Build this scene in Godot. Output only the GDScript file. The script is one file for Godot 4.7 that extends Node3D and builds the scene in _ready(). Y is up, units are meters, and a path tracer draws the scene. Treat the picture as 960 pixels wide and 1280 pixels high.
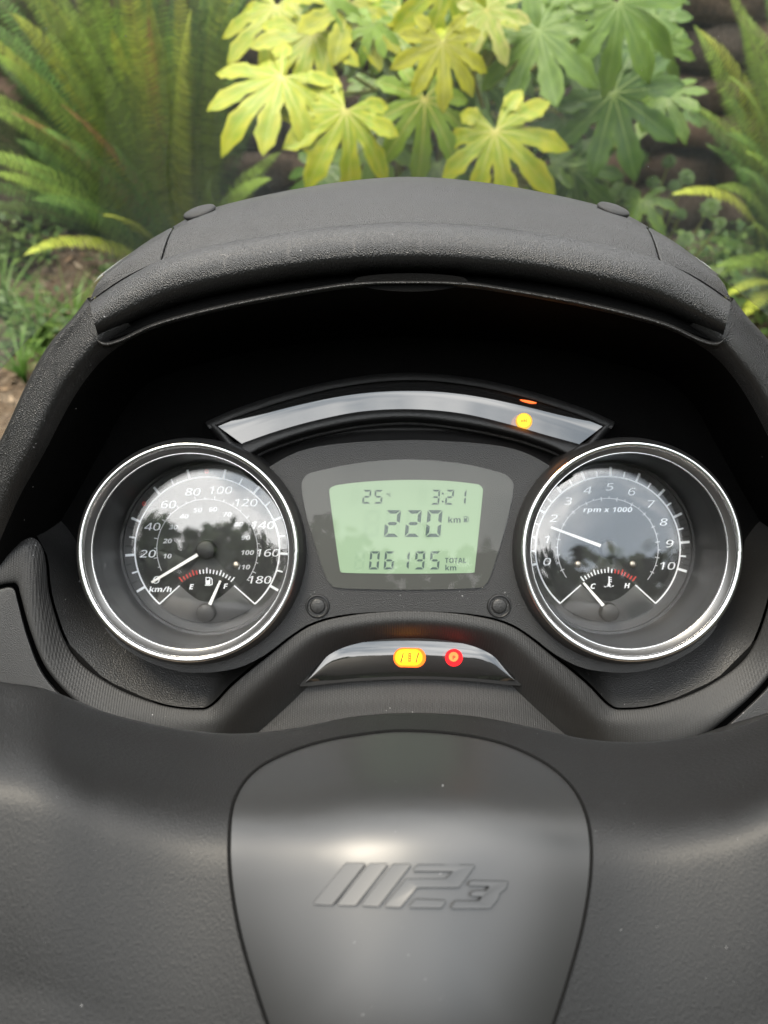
extends Node3D
# A scooter's instrument panel, seen by its rider; garden plants, a stone wall and soil lie beyond its windscreen.
# Panel coordinates: x to the right and y down in panel units (one unit is 0.36 mm on the plane of the gauge rims), w in mm above that plane, towards the rider.

const REACH := 0.33
const UNIT := 1.0 / 914.0
const EYE := Vector3(0, 1.28, 0)
const MID := 513.0
var panel_xf: Transform3D
var rng := RandomNumberGenerator.new()
var M := {}
var taken := {}
var dust_spots: Array[Transform3D] = []
var dust_noise := FastNoiseLite.new()

# ---------------------------------------------------------------- helpers
func pt(x: float, y: float, w: float) -> Vector3:
	var d := REACH - w * 0.001
	return Vector3((x - 480.0) * UNIT * d, (640.0 - y) * UNIT * d, w * 0.001)

func spot(x: float, y: float, z: float) -> Vector3:      # the garden: a point z metres from the rider's head
	var v := (640.0 - y) * UNIT
	var dir := Vector3((x - 480.0) * UNIT, 0.70711 * (v - 1.0), -0.70711 * (v + 1.0))
	return EYE + dir * (z / dir.z)

func begin() -> SurfaceTool:
	var s := SurfaceTool.new()
	s.begin(Mesh.PRIMITIVE_TRIANGLES)
	return s

func tri(s: SurfaceTool, a: Vector3, b: Vector3, c: Vector3) -> void:
	s.add_vertex(a); s.add_vertex(b); s.add_vertex(c)

func quad(s: SurfaceTool, a: Vector3, b: Vector3, c: Vector3, d: Vector3) -> void:
	tri(s, a, b, c); tri(s, a, c, d)

func obj(called: String, s: SurfaceTool, m: Material, parent: Node, xf := Transform3D()) -> MeshInstance3D:
	s.generate_normals()
	return put(called, s.commit(), m, parent, xf)

func put(called: String, mesh: Mesh, m: Material, parent: Node, xf := Transform3D()) -> MeshInstance3D:
	var o := MeshInstance3D.new()
	o.name = numbered(called, parent)
	o.mesh = mesh
	o.material_override = m
	o.transform = xf
	parent.add_child(o, true)
	return o

func numbered(called: String, parent: Node) -> String:
	var key := str(parent.get_instance_id()) + called
	taken[key] = taken.get(key, -1) + 1
	return called if taken[key] == 0 else "%s_%03d" % [called, taken[key]]

func thing(called: String, label: String, category: String, at := Vector3.ZERO, group := "") -> Node3D:
	var o := Node3D.new()
	o.name = numbered(called, self)
	o.position = at
	add_child(o, true)
	tag(o, label, category, group)
	return o

func tag(o: Node, label: String, category := "", group := "", kind := "") -> void:
	o.set_meta("label", label)
	if category: o.set_meta("category", category)
	if group: o.set_meta("group", group)
	if kind: o.set_meta("kind", kind)

func cr(p: Array, t: float):                            # Catmull-Rom through all of p, t from 0 to 1
	var n := p.size()
	if n == 1: return p[0]
	var f := clampf(t, 0, 1) * (n - 1)
	var i := mini(int(f), n - 2)
	var u := f - i
	var a = p[maxi(i - 1, 0)]
	var b = p[i]
	var c = p[i + 1]
	var d = p[mini(i + 2, n - 1)]
	return 0.5 * ((2.0 * b) + (c - a) * u + (2.0 * a - 5.0 * b + 4.0 * c - d) * u * u + (3.0 * b - a - 3.0 * c + d) * u * u * u)

func loop_curve(p: Array, n: int) -> PackedVector2Array:  # closed Catmull-Rom
	var out := PackedVector2Array()
	var k := p.size()
	for i in k:
		for j in n:
			var u := float(j) / n
			var a: Vector2 = p[(i + k - 1) % k]
			var b: Vector2 = p[i]
			var c: Vector2 = p[(i + 1) % k]
			var d: Vector2 = p[(i + 2) % k]
			out.append(0.5 * ((2.0 * b) + (c - a) * u + (2.0 * a - 5.0 * b + 4.0 * c - d) * u * u + (3.0 * b - a - 3.0 * c + d) * u * u * u))
	return out

func open_curve(p: Array, n: int) -> PackedVector2Array:
	var out := PackedVector2Array()
	for i in n + 1:
		out.append(cr(p, float(i) / n))
	return out

func mir(half: Array) -> Array:                         # a left half and its mirror image
	var out := half.duplicate()
	for i in range(half.size() - 1, -1, -1):
		var p = half[i]
		if absf(p.x - MID) < 0.5: continue
		p.x = 2.0 * MID - p.x
		out.append(p)
	return out

func flip(rows: Array) -> Array:
	var out := []
	for r in rows:
		var q := []
		for p in r:
			q.append(Vector3(2.0 * MID - p.x, p.y, p.z))
		out.append(q)
	return out

func skin(rows: Array, nu: int, nv: int) -> Array:       # rows of panel points -> a fine grid of points in metres
	var fine := []
	for r in rows:
		var line := []
		for i in nu + 1:
			line.append(cr(r, float(i) / nu))
		fine.append(line)
	var grid := []
	var total := nv * (rows.size() - 1)
	for j in total + 1:
		var line := PackedVector3Array()
		for i in nu + 1:
			var column := []
			for r in fine:
				column.append(r[i])
			var q: Vector3 = cr(column, float(j) / total)
			line.append(pt(q.x, q.y, q.z))
		grid.append(line)
	return grid

func sheet(s: SurfaceTool, g: Array) -> void:
	for j in g.size() - 1:
		for i in g[j].size() - 1:
			quad(s, g[j][i], g[j][i + 1], g[j + 1][i + 1], g[j + 1][i])

func closed_sheet(s: SurfaceTool, g: Array, thick: Vector3) -> void:   # a sheet with a back and edges
	sheet(s, g)
	var b := []
	for line in g:
		var l := PackedVector3Array()
		for p in line: l.append(p + thick)
		b.append(l)
	s.set_smooth_group(2)
	for j in g.size() - 1:
		for i in g[j].size() - 1:
			quad(s, b[j][i], b[j + 1][i], b[j + 1][i + 1], b[j][i + 1])
	s.set_smooth_group(3)
	var n: int = g.size() - 1
	var m: int = g[0].size() - 1
	for i in m:
		quad(s, g[0][i], b[0][i], b[0][i + 1], g[0][i + 1])
		quad(s, g[n][i], g[n][i + 1], b[n][i + 1], b[n][i])
	for j in n:
		quad(s, g[j][0], g[j + 1][0], b[j + 1][0], b[j][0])
		quad(s, g[j][m], b[j][m], b[j + 1][m], g[j + 1][m])
	s.set_smooth_group(0)

func dusty(g: Array, count: int, big := 1.0) -> void:
	for k in count:
		var j := rng.randi_range(1, g.size() - 2)
		var i := rng.randi_range(1, g[0].size() - 2)
		var a: Vector3 = g[j][i]
		var u: Vector3 = g[j][i + 1] - a
		var v: Vector3 = g[j + 1][i] - a
		if dust_noise.get_noise_3dv(a) < -0.05 and rng.randf() < 0.85: continue
		var n := v.cross(u).normalized()
		if n.z < 0: n = -n
		var p := a + u * rng.randf() + v * rng.randf() + n * 0.00003
		fleck(p, n, big)

func fleck(p: Vector3, n: Vector3, big := 1.0) -> void:
	if n.length() < 0.5: n = Vector3(0, 0, 1)
	var side := n.cross(Vector3(0.3, 0.9, 0.2)).normalized()
	var bs := Basis(side, n, side.cross(n)).rotated(n, rng.randf() * TAU)
	var sz := (0.00006 + 0.00022 * pow(rng.randf(), 5.0)) * big
	dust_spots.append(Transform3D(bs.scaled_local(Vector3(sz * rng.randf_range(0.7, 1.8), sz * 0.5, sz)), p))

func inset(o: PackedVector2Array, b: float) -> PackedVector2Array:
	var out := PackedVector2Array()
	var n := o.size()
	var sgn := 1.0 if Geometry2D.is_polygon_clockwise(o) else -1.0
	for i in n:
		var e1 := (o[i] - o[(i + n - 1) % n]).normalized()
		var e2 := (o[(i + 1) % n] - o[i]).normalized()
		var nn := Vector2(e1.y + e2.y, -e1.x - e2.x)
		if nn.length() < 0.01: nn = Vector2(e2.y, -e2.x)
		nn = nn.normalized()
		var cosine := maxf(0.5, nn.dot(Vector2(e2.y, -e2.x)))
		out.append(o[i] - nn * sgn * b / cosine)
	return out

func plate_on(s: SurfaceTool, o: PackedVector2Array, bevel: float, rise: float, base: float, lift: Callable) -> void:
	# a bevelled plate over the outline o; lift(x, y) gives the point of the carrying surface raised by so many mm
	var a := inset(o, bevel * 0.3)
	var b := inset(o, bevel)
	var n := o.size()
	var rings := [[o, base], [o, rise - bevel * 0.33], [a, rise - bevel * 0.1], [b, rise]]
	s.set_smooth_group(0)
	for k in rings.size() - 1:
		for i in n:
			var j := (i + 1) % n
			var p0: Vector2 = rings[k][0][i]
			var p1: Vector2 = rings[k][0][j]
			var q0: Vector2 = rings[k + 1][0][i]
			var q1: Vector2 = rings[k + 1][0][j]
			quad(s, lift.call(p0, rings[k][1]), lift.call(q0, rings[k + 1][1]), lift.call(q1, rings[k + 1][1]), lift.call(p1, rings[k][1]))
	s.set_smooth_group(1)
	var cap := Geometry2D.triangulate_polygon(b)
	for i in range(0, cap.size(), 3):
		var p := [lift.call(b[cap[i]], rise), lift.call(b[cap[i + 1]], rise), lift.call(b[cap[i + 2]], rise)]
		if (p[1] - p[0]).cross(p[2] - p[0]).z > 0: p.reverse()
		tri(s, p[0], p[1], p[2])
	s.set_smooth_group(0)

func flat_lift(p: Vector2, w: float) -> Vector3:
	return pt(p.x, p.y, w)

func plate(s: SurfaceTool, o: PackedVector2Array, top: float, bottom: float, bevel: float) -> void:
	if Geometry2D.is_polygon_clockwise(o): o.reverse()
	plate_on(s, o, bevel, top, bottom, flat_lift)

func lathe(s: SurfaceTool, prof: Array, n: int, at := Vector3.ZERO, crease := true) -> void:   # prof: (radius, height) in mm about the z axis
	for k in prof.size() - 1:
		if crease: s.set_smooth_group(k + 1)
		for i in n:
			var a := TAU * i / n
			var b := TAU * (i + 1) / n
			var p: Vector2 = prof[k] * 0.001
			var q: Vector2 = prof[k + 1] * 0.001
			var pa := at + Vector3(cos(a) * p.x, sin(a) * p.x, p.y)
			var pb := at + Vector3(cos(b) * p.x, sin(b) * p.x, p.y)
			var qa := at + Vector3(cos(a) * q.x, sin(a) * q.x, q.y)
			var qb := at + Vector3(cos(b) * q.x, sin(b) * q.x, q.y)
			if p.x < 1e-6: tri(s, pa, qb, qa)
			elif q.x < 1e-6: tri(s, pa, pb, qa)
			else: quad(s, pa, pb, qb, qa)
	s.set_smooth_group(0)

func tube(s: SurfaceTool, path: Array, r0: float, r1: float, n := 7) -> void:
	var rings := []
	for i in path.size():
		var d: Vector3 = (path[mini(i + 1, path.size() - 1)] - path[maxi(i - 1, 0)]).normalized()
		var x := d.cross(Vector3(0.21, 0.37, 0.9)).normalized()
		var y := d.cross(x)
		var r := lerpf(r0, r1, float(i) / (path.size() - 1))
		var ring := PackedVector3Array()
		for k in n + 1:
			var a := TAU * k / n
			ring.append(path[i] + (x * cos(a) + y * sin(a)) * r)
		rings.append(ring)
	sheet(s, rings)

func bar(s: SurfaceTool, a: Vector3, b: Vector3, wa: float, wb: float, h: float) -> void:   # a flat bar printed or standing on a dial, widths in metres
	var d := (b - a).normalized()
	var n := Vector3(-d.y, d.x, 0)
	var up := Vector3(0, 0, h)
	s.set_smooth_group(1)
	quad(s, a + n * wa + up, b + n * wb + up, b - n * wb + up, a - n * wa + up)
	s.set_smooth_group(2)
	quad(s, a + n * wa, b + n * wb, b + n * wb + up, a + n * wa + up)
	quad(s, a - n * wa + up, b - n * wb + up, b - n * wb, a - n * wa)
	quad(s, b + n * wb, b - n * wb, b - n * wb + up, b + n * wb + up)
	quad(s, a - n * wa, a + n * wa, a + n * wa + up, a - n * wa + up)
	s.set_smooth_group(0)

func arc(s: SurfaceTool, c: Vector3, r: float, a0: float, a1: float, width: float, n := 64) -> void:   # a printed arc, degrees and mm
	for i in n:
		var a := deg_to_rad(lerpf(a0, a1, float(i) / n))
		var b := deg_to_rad(lerpf(a0, a1, float(i + 1) / n))
		var u := Vector3(cos(a), sin(a), 0) * 0.001
		var v := Vector3(cos(b), sin(b), 0) * 0.001
		quad(s, c + u * (r - width * 0.5), c + u * (r + width * 0.5), c + v * (r + width * 0.5), c + v * (r - width * 0.5))

func polar(r: float, a: float, z: float) -> Vector3:     # mm and degrees
	return Vector3(cos(deg_to_rad(a)) * r, sin(deg_to_rad(a)) * r, z) * 0.001

func words(s: SurfaceTool, text: String, at: Vector3, cap: float, wide := 1.0, slant := 0.0, bold := true, xf := Transform3D()) -> void:
	var t := TextMesh.new()
	var f := SystemFont.new()
	f.font_names = PackedStringArray(["Droid Sans"])
	f.font_weight = 700 if bold else 400
	t.font = f
	t.text = text
	t.font_size = 64
	t.pixel_size = 0.01
	t.curve_step = 1.0
	t.depth = 0.02
	var k := cap / (0.714 * 0.64)
	var box := t.get_aabb()
	var c := box.position + box.size * 0.5
	var b := Basis(Vector3(k * wide, 0, 0), Vector3(k * slant, k, 0), Vector3(0, 0, k * 0.2))
	s.append_from(t, 0, xf * Transform3D(b, at - b * Vector3(c.x, c.y, 0)))

func glyph_obj(called: String, text: String, at: Vector3, cap: float, wide: float, slant: float, m: Material, parent: Node) -> void:
	var s := begin()
	words(s, text, at, cap, wide, slant, called != "numeral")
	put(called, s.commit(), m, parent)

# ---------------------------------------------------------------- materials
func grey(v: float) -> Color:
	return Color(v, v, v).linear_to_srgb()

func lin(r: float, g: float, b: float, a := 1.0) -> Color:
	return Color(r, g, b, a).linear_to_srgb()

func mat(c: Color, rough: float, spec := 0.5, metal := 0.0) -> StandardMaterial3D:
	var m := StandardMaterial3D.new()
	m.albedo_color = c
	m.roughness = rough
	m.metallic_specular = spec
	m.metallic = metal
	return m

func noise_tex(kind: int, freq: float, size: int, as_normal: bool, strength: float, sd: int, octaves := 3) -> NoiseTexture2D:
	var n := FastNoiseLite.new()
	n.noise_type = kind
	n.frequency = freq
	n.seed = sd
	n.fractal_octaves = octaves
	var t := NoiseTexture2D.new()
	t.width = size
	t.height = size
	t.seamless = true
	t.noise = n
	t.as_normal_map = as_normal
	t.bump_strength = strength
	return t

func ramp_tex(freq: float, size: int, sd: int, colors: Array, stops: Array, octaves := 5) -> NoiseTexture2D:
	var t := noise_tex(FastNoiseLite.TYPE_SIMPLEX_SMOOTH, freq, size, false, 1.0, sd, octaves)
	var g := Gradient.new()
	var cs := PackedColorArray()
	for c in colors: cs.append(c)
	g.colors = cs
	g.offsets = PackedFloat32Array(stops)
	t.color_ramp = g
	return t

func triplanar(m: StandardMaterial3D, per_metre: float) -> StandardMaterial3D:
	m.uv1_triplanar = true
	m.uv1_scale = Vector3.ONE * per_metre
	return m

func pane(alpha: float, spec := 0.5) -> StandardMaterial3D:
	var m := mat(Color(1, 1, 1, alpha), 0.0, spec)
	m.transparency = BaseMaterial3D.TRANSPARENCY_ALPHA
	return m

func lamp(c: Color, energy: float) -> StandardMaterial3D:
	var m := mat(c, 0.4)
	m.emission_enabled = true
	m.emission = c
	m.emission_energy_multiplier = energy
	return m

func make_materials() -> void:
	var grain := noise_tex(FastNoiseLite.TYPE_CELLULAR, 0.1, 512, true, 12.0, 3, 1)
	var mottle := ramp_tex(0.12, 512, 9, [Color(0.5, 0.5, 0.5), Color(0.68, 0.68, 0.68), Color(1, 1, 1)], [0.3, 0.55, 0.75], 2)
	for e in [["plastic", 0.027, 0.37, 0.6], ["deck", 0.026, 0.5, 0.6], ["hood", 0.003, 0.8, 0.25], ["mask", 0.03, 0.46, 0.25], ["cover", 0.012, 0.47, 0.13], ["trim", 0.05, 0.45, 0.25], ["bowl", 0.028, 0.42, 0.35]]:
		var m := mat(grey(e[1]), e[2], 0.5)
		m.albedo_texture = mottle
		m.normal_enabled = true
		m.normal_texture = grain
		m.normal_scale = e[3]
		M[e[0]] = triplanar(m, 36.0 if e[0] == "cover" else 40.0)
	M.hood.metallic_specular = 0.2  # the cowl plastic again, with the shade of the recess put into its colour
	M.cover.metallic_specular = 0.42
	# fine ribbed weave moulded into the lower trim
	var im := Image.create_empty(256, 256, false, Image.FORMAT_RGB8)
	for y in 256:
		for x in 256:
			var h := 0.5 + 0.35 * sin(TAU * x / 32.0) + 0.15 * sin(TAU * y / 32.0 + PI * (x / 32 % 2))
			im.set_pixel(x, y, Color(h, h, h))
	im.bump_map_to_normal_map(9.0)
	var rib := mat(grey(0.05), 0.6, 0.45)
	rib.normal_enabled = true
	rib.normal_texture = ImageTexture.create_from_image(im)
	rib.normal_scale = 0.55
	rib.albedo_texture = mottle
	M.rib = triplanar(rib, 110.0)
	M.rib_tex = im
	M.black = mat(grey(0.008), 0.4)
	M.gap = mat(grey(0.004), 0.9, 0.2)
	M.satin = mat(grey(0.011), 0.39, 0.66)
	M.chrome = mat(grey(0.78), 0.22, 0.5, 1.0)
	M.bezel = mat(grey(0.16), 0.32, 0.5, 0.85)
	M.cup = mat(grey(0.02), 0.34, 0.45)
	M.cup.anisotropy_enabled = false
	M.dial = mat(grey(0.022), 0.5, 0.4)
	M.dial_band = mat(grey(0.05), 0.55, 0.4)
	M.dial_dark = mat(grey(0.013), 0.5, 0.4)
	M.dial_plate = mat(grey(0.14), 0.5, 0.4)
	M.print_white = mat(lin(0.82, 0.85, 0.88), 0.5)
	M.print_grey = mat(lin(0.55, 0.56, 0.58), 0.5)
	M.print_dark = mat(grey(0.012), 0.5)
	M.print_red = mat(lin(0.55, 0.05, 0.04), 0.5)
	M.needle = mat(lin(0.88, 0.88, 0.86), 0.4)
	M.hub = mat(grey(0.02), 0.5)
	M.screw = mat(lin(0.45, 0.4, 0.34), 0.3, 0.5, 1.0)
	M.glass = pane(0.0, 0.5)
	M.lcd_glass = pane(0.0, 0.36)
	M.screen_glass = pane(0.0, 0.6)
	M.gloss = mat(grey(0.012), 0.03, 0.75)
	M.gloss.clearcoat_enabled = true
	M.gloss.clearcoat = 1.0
	M.gloss.clearcoat_roughness = 0.02
	M.lcd_bezel = mat(lin(0.03, 0.031, 0.026), 0.45)
	M.lcd_ghost = mat(lin(0.09, 0.15, 0.085), 0.6)
	M.lcd_ghost.emission_enabled = true
	M.lcd_ghost.emission = lin(0.37, 0.455, 0.335)
	M.lcd_ghost.emission_energy_multiplier = 0.265
	M.lcd = lamp(lin(0.39, 0.48, 0.35), 0.27)
	M.lcd.albedo_color = lin(0.1, 0.16, 0.09)
	M.lcd_ink = mat(lin(0.035, 0.06, 0.055), 0.6)
	M.lcd_ink_faint = mat(lin(0.1, 0.16, 0.13), 0.6)
	M.amber_rim = lamp(Color(0.9, 0.38, 0.02), 0.75)
	M.amber = lamp(Color(0.98, 0.58, 0.02), 0.85)
	M.amber_hot = lamp(Color(1.0, 0.8, 0.08), 0.95)
	M.yellow_rim = lamp(Color(0.75, 0.6, 0.05), 0.35)
	M.amber_reflection = lamp(Color(0.95, 0.4, 0.03), 0.8)
	M.yellow = lamp(Color(0.92, 0.8, 0.06), 0.4)
	M.red = lamp(Color(0.85, 0.02, 0.06), 0.7)
	M.red_core = lamp(Color(1.0, 0.42, 0.2), 0.9)
	M.icon = mat(lin(0.03, 0.012, 0.004), 0.6)
	M.dust = mat(grey(0.3), 0.9)
	M.rubber = mat(grey(0.015), 0.7)
	M.paint = mat(grey(0.06), 0.3)
	M.paint.clearcoat_enabled = true
	# plants and ground
	M.leaf = mat(Color.WHITE, 0.42, 0.4)
	M.leaf.vertex_color_use_as_albedo = true
	M.leaf.backlight_enabled = true
	M.leaf.backlight = Color(0.6, 0.6, 0.6)
	var waxy := noise_tex(FastNoiseLite.TYPE_SIMPLEX_SMOOTH, 0.03, 256, true, 4.0, 21)
	M.leaf.normal_enabled = true
	M.leaf.normal_texture = waxy
	M.leaf.normal_scale = 0.35
	triplanar(M.leaf, 14.0)
	M.frond = mat(Color.WHITE, 0.5, 0.4)
	M.frond.vertex_color_use_as_albedo = true
	M.frond.backlight_enabled = true
	M.frond.backlight = Color(0.5, 0.5, 0.5)
	M.stem = mat(lin(0.22, 0.24, 0.06), 0.5)
	M.vein = mat(lin(0.4, 0.38, 0.08), 0.5)
	M.vein_green = mat(lin(0.16, 0.24, 0.05), 0.5)
	M.bark = mat(lin(0.1, 0.075, 0.05), 0.9)
	var soil := mat(Color.WHITE, 0.95, 0.3)
	soil.albedo_texture = ramp_tex(0.02, 512, 5, [lin(0.045, 0.032, 0.022), lin(0.14, 0.1, 0.065), lin(0.09, 0.07, 0.05), lin(0.27, 0.21, 0.15)], [0.2, 0.45, 0.6, 0.85])
	soil.normal_enabled = true
	soil.normal_texture = noise_tex(FastNoiseLite.TYPE_SIMPLEX_SMOOTH, 0.06, 512, true, 14.0, 8, 5)
	M.soil = triplanar(soil, 1.6)
	for k in 3:
		var st := mat(Color.WHITE, 0.9, 0.3)
		var c: Array = [[lin(0.05, 0.035, 0.025), lin(0.11, 0.075, 0.05), lin(0.19, 0.14, 0.1)], [lin(0.04, 0.032, 0.024), lin(0.09, 0.068, 0.05), lin(0.16, 0.13, 0.1)], [lin(0.06, 0.038, 0.025), lin(0.13, 0.08, 0.05), lin(0.17, 0.12, 0.085)]][k]
		st.albedo_texture = ramp_tex(0.018, 256, 30 + k, c, [0.25, 0.55, 0.8])
		st.normal_enabled = true
		st.normal_texture = noise_tex(FastNoiseLite.TYPE_SIMPLEX_SMOOTH, 0.05, 256, true, 10.0, 40 + k, 5)
		M["stone%d" % k] = triplanar(st, 5.0)
	M.litter = mat(Color.WHITE, 0.85, 0.3)
	M.litter.vertex_color_use_as_albedo = true

# ---------------------------------------------------------------- light and camera
func sky_picture() -> ImageTexture:
	var n := FastNoiseLite.new()
	n.seed = 12
	n.frequency = 1.1
	n.fractal_octaves = 5
	n.domain_warp_enabled = true
	n.domain_warp_amplitude = 0.5
	var w := 768
	var h := 384
	var im := Image.create_empty(w, h, false, Image.FORMAT_RGBF)
	for y in h:
		var el := (0.5 - (y + 0.5) / h) * PI
		for x in w:
			var az := TAU * x / w
			var d := Vector3(cos(el) * sin(az), sin(el), cos(el) * cos(az))
			var cloud := smoothstep(-0.5, 0.12, n.get_noise_3d(d.x * 1.4, d.y * 2.4, d.z * 1.4))
			var c := Color(1.0, 1.15, 1.3).lerp(Color(3.1, 3.08, 3.02), cloud) * (0.55 + 0.75 * clampf(d.y, 0, 1))
			var pale := pow(1.0 - clampf(d.y, 0, 1), 3.0) * 0.5
			c = c.lerp(Color(1.05, 1.06, 1.06), pale)
			if d.y < 0: c = Color(0.25, 0.23, 0.2)
			im.set_pixel(x, y, c)
	return ImageTexture.create_from_image(im)

func _ready() -> void:
	rng.seed = 77
	dust_noise.seed = 4
	dust_noise.frequency = 14.0
	panel_xf = Transform3D(Basis(Vector3.RIGHT, -PI / 4), EYE - Vector3(0, 0.70711, 0.70711) * REACH)
	var cam := Camera3D.new()
	cam.name = "camera"
	cam.transform = Transform3D(Basis(Vector3.RIGHT, -PI / 4), EYE)
	var lens := CameraAttributesPhysical.new()
	lens.frustum_focal_length = 17.137
	lens.frustum_focus_distance = 0.305
	lens.frustum_near = 0.02
	lens.frustum_far = 400.0
	lens.exposure_aperture = 7.2
	cam.attributes = lens
	cam.fov = 70.0
	cam.near = 0.02
	cam.far = 400.0
	add_child(cam)
	cam.current = true
	var env := Environment.new()
	env.background_mode = Environment.BG_SKY
	var sky := Sky.new()
	var sm := PanoramaSkyMaterial.new()
	sm.panorama = sky_picture()
	sky.sky_material = sm
	env.sky = sky
	env.background_energy_multiplier = 1.0
	env.tonemap_mode = Environment.TONE_MAPPER_LINEAR
	env.tonemap_exposure = 1.5
	env.sdfgi_enabled = true
	env.ssao_enabled = true
	env.ssil_enabled = true
	var we := WorldEnvironment.new()
	we.name = "surroundings"
	we.environment = env
	add_child(we)
	var sun := DirectionalLight3D.new()
	sun.name = "sun"
	sun.light_color = Color(1.0, 0.95, 0.86)
	sun.light_energy = 1.0
	sun.light_angular_distance = 22.0
	sun.shadow_enabled = true
	add_child(sun)
	sun.look_at_from_position(Vector3.ZERO, -Vector3(-0.28, 0.93, -0.08))
	make_materials()
	build_ground()
	build_wall()
	build_trees()
	build_blocking_hedges()
	build_scooter()
	build_fatsia()
	build_ferns()
	build_small_plants()

# ---------------------------------------------------------------- setting
func soil_height(x: float, z: float) -> float:
	return 0.03 * sin(x * 3.1 + 1.0) * cos(z * 2.7) + 0.02 * sin(x * 7.3 + z * 5.1) + 0.0125 * sin(x * 17.0 - z * 13.0)

func build_ground() -> void:
	var s := begin()
	var xs := []
	for i in 121:
		var t := (i - 60) / 60.0
		xs.append(3.2 * t + 150.0 * pow(absf(t), 9.0) * signf(t))
	var g := []
	for j in 121:
		var line := PackedVector3Array()
		var z: float = xs[j] - 1.9
		for i in 121:
			var near := 1.0 - smoothstep(3.0, 6.0, Vector2(xs[i], z + 1.9).length())
			line.append(Vector3(xs[i], soil_height(xs[i], z) * near - 0.02, z))
		g.append(line)
	sheet(s, g)
	var o := obj("ground", s, M.soil, self)
	tag(o, "brown garden soil with scattered dead leaves", "", "", "structure")
	# dead leaves and grit, too many to count
	var mm := MultiMesh.new()
	mm.transform_format = MultiMesh.TRANSFORM_3D
	mm.use_colors = true
	var ls := begin()
	for k in 5:
		var a := -0.5 + k * 0.2
		quad(ls, Vector3(a, 0.22 * a * a, -0.26 * cos(a * 2.8)), Vector3(a + 0.2, 0.22 * (a + 0.2) * (a + 0.2), -0.26 * cos((a + 0.2) * 2.8)), Vector3(a + 0.2, 0.1 * (a + 0.2) * (a + 0.2), 0.26 * cos((a + 0.2) * 2.8)), Vector3(a, 0.1 * a * a, 0.26 * cos(a * 2.8)))
	ls.generate_normals()
	mm.mesh = ls.commit()
	mm.instance_count = 3800
	for k in 3800:
		var x := rng.randf_range(-2.4, 2.4)
		var z := rng.randf_range(-2.9, -0.9)
		var sz := 0.012 + 0.04 * pow(rng.randf(), 2.5)
		var b := Basis.from_euler(Vector3(rng.randf_range(-0.5, 0.5), rng.randf() * TAU, rng.randf_range(-0.5, 0.5))).scaled_local(Vector3.ONE * sz)
		mm.set_instance_transform(k, Transform3D(b, Vector3(x, soil_height(x, z) - 0.016 + 0.012 * rng.randf(), z)))
		var t := rng.randf()
		mm.set_instance_color(k, Color(0.2, 0.13, 0.075).lerp(Color(0.36, 0.3, 0.22), t) if rng.randf() < 0.75 else Color(0.07, 0.05, 0.035))
	var li := MultiMeshInstance3D.new()
	li.name = "leaf_litter"
	li.multimesh = mm
	li.material_override = M.litter
	add_child(li)
	tag(li, "dead brown leaves and grit lying on the soil", "litter", "", "stuff")

func stone_mesh(sd: int) -> Mesh:
	var n := FastNoiseLite.new()
	n.seed = sd
	n.frequency = 1.3
	var s := begin()
	var rings := []
	for j in 7:
		var ph := PI * j / 6.0
		var line := PackedVector3Array()
		for i in 11:
			var th := TAU * (i % 10) / 10.0
			var d := Vector3(sin(ph) * cos(th), cos(ph), sin(ph) * sin(th))
			var box := d / pow(pow(absf(d.x), 9.0) + pow(absf(d.y), 9.0) + pow(absf(d.z), 9.0), 0.1111)
			line.append(box * 0.5 * (1.0 + 0.4 * n.get_noise_3dv(d * 1.6)))
		rings.append(line)
	sheet(s, rings)
	s.generate_normals()
	return s.commit()

func build_wall() -> void:
	var w := thing("stone_wall", "low rough brown stone wall behind the leafy shrub and ferns", "wall", Vector3(0, 0, -2.95))
	var s := begin()
	var box := BoxMesh.new()
	box.size = Vector3(5.6, 1.35, 0.3)
	put("core", box, M.soil, w, Transform3D(Basis(), Vector3(0, 0.66, -0.22)))
	var kinds := []
	for k in 7: kinds.append(stone_mesh(100 + k))
	var y := 0.0
	var row := 0
	while y < 1.4:
		var h := rng.randf_range(0.1, 0.17)
		var x := -2.8 - rng.randf() * 0.2
		while x < 2.8:
			var len := rng.randf_range(0.14, 0.34)
			var b := Basis.from_euler(Vector3(rng.randf_range(-0.12, 0.12), rng.randf_range(-0.12, 0.12), rng.randf_range(-0.07, 0.07))).scaled_local(Vector3(len * 1.0, h * 1.0, 0.26))
			put("stone", kinds[rng.randi() % 7], M["stone%d" % (rng.randi() % 3)], w, Transform3D(b, Vector3(x + len * 0.5, y + h * 0.5, rng.randf_range(-0.05, 0.03))))
			x += len + rng.randf_range(0.0, 0.015)
		y += h
		row += 1

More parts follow.
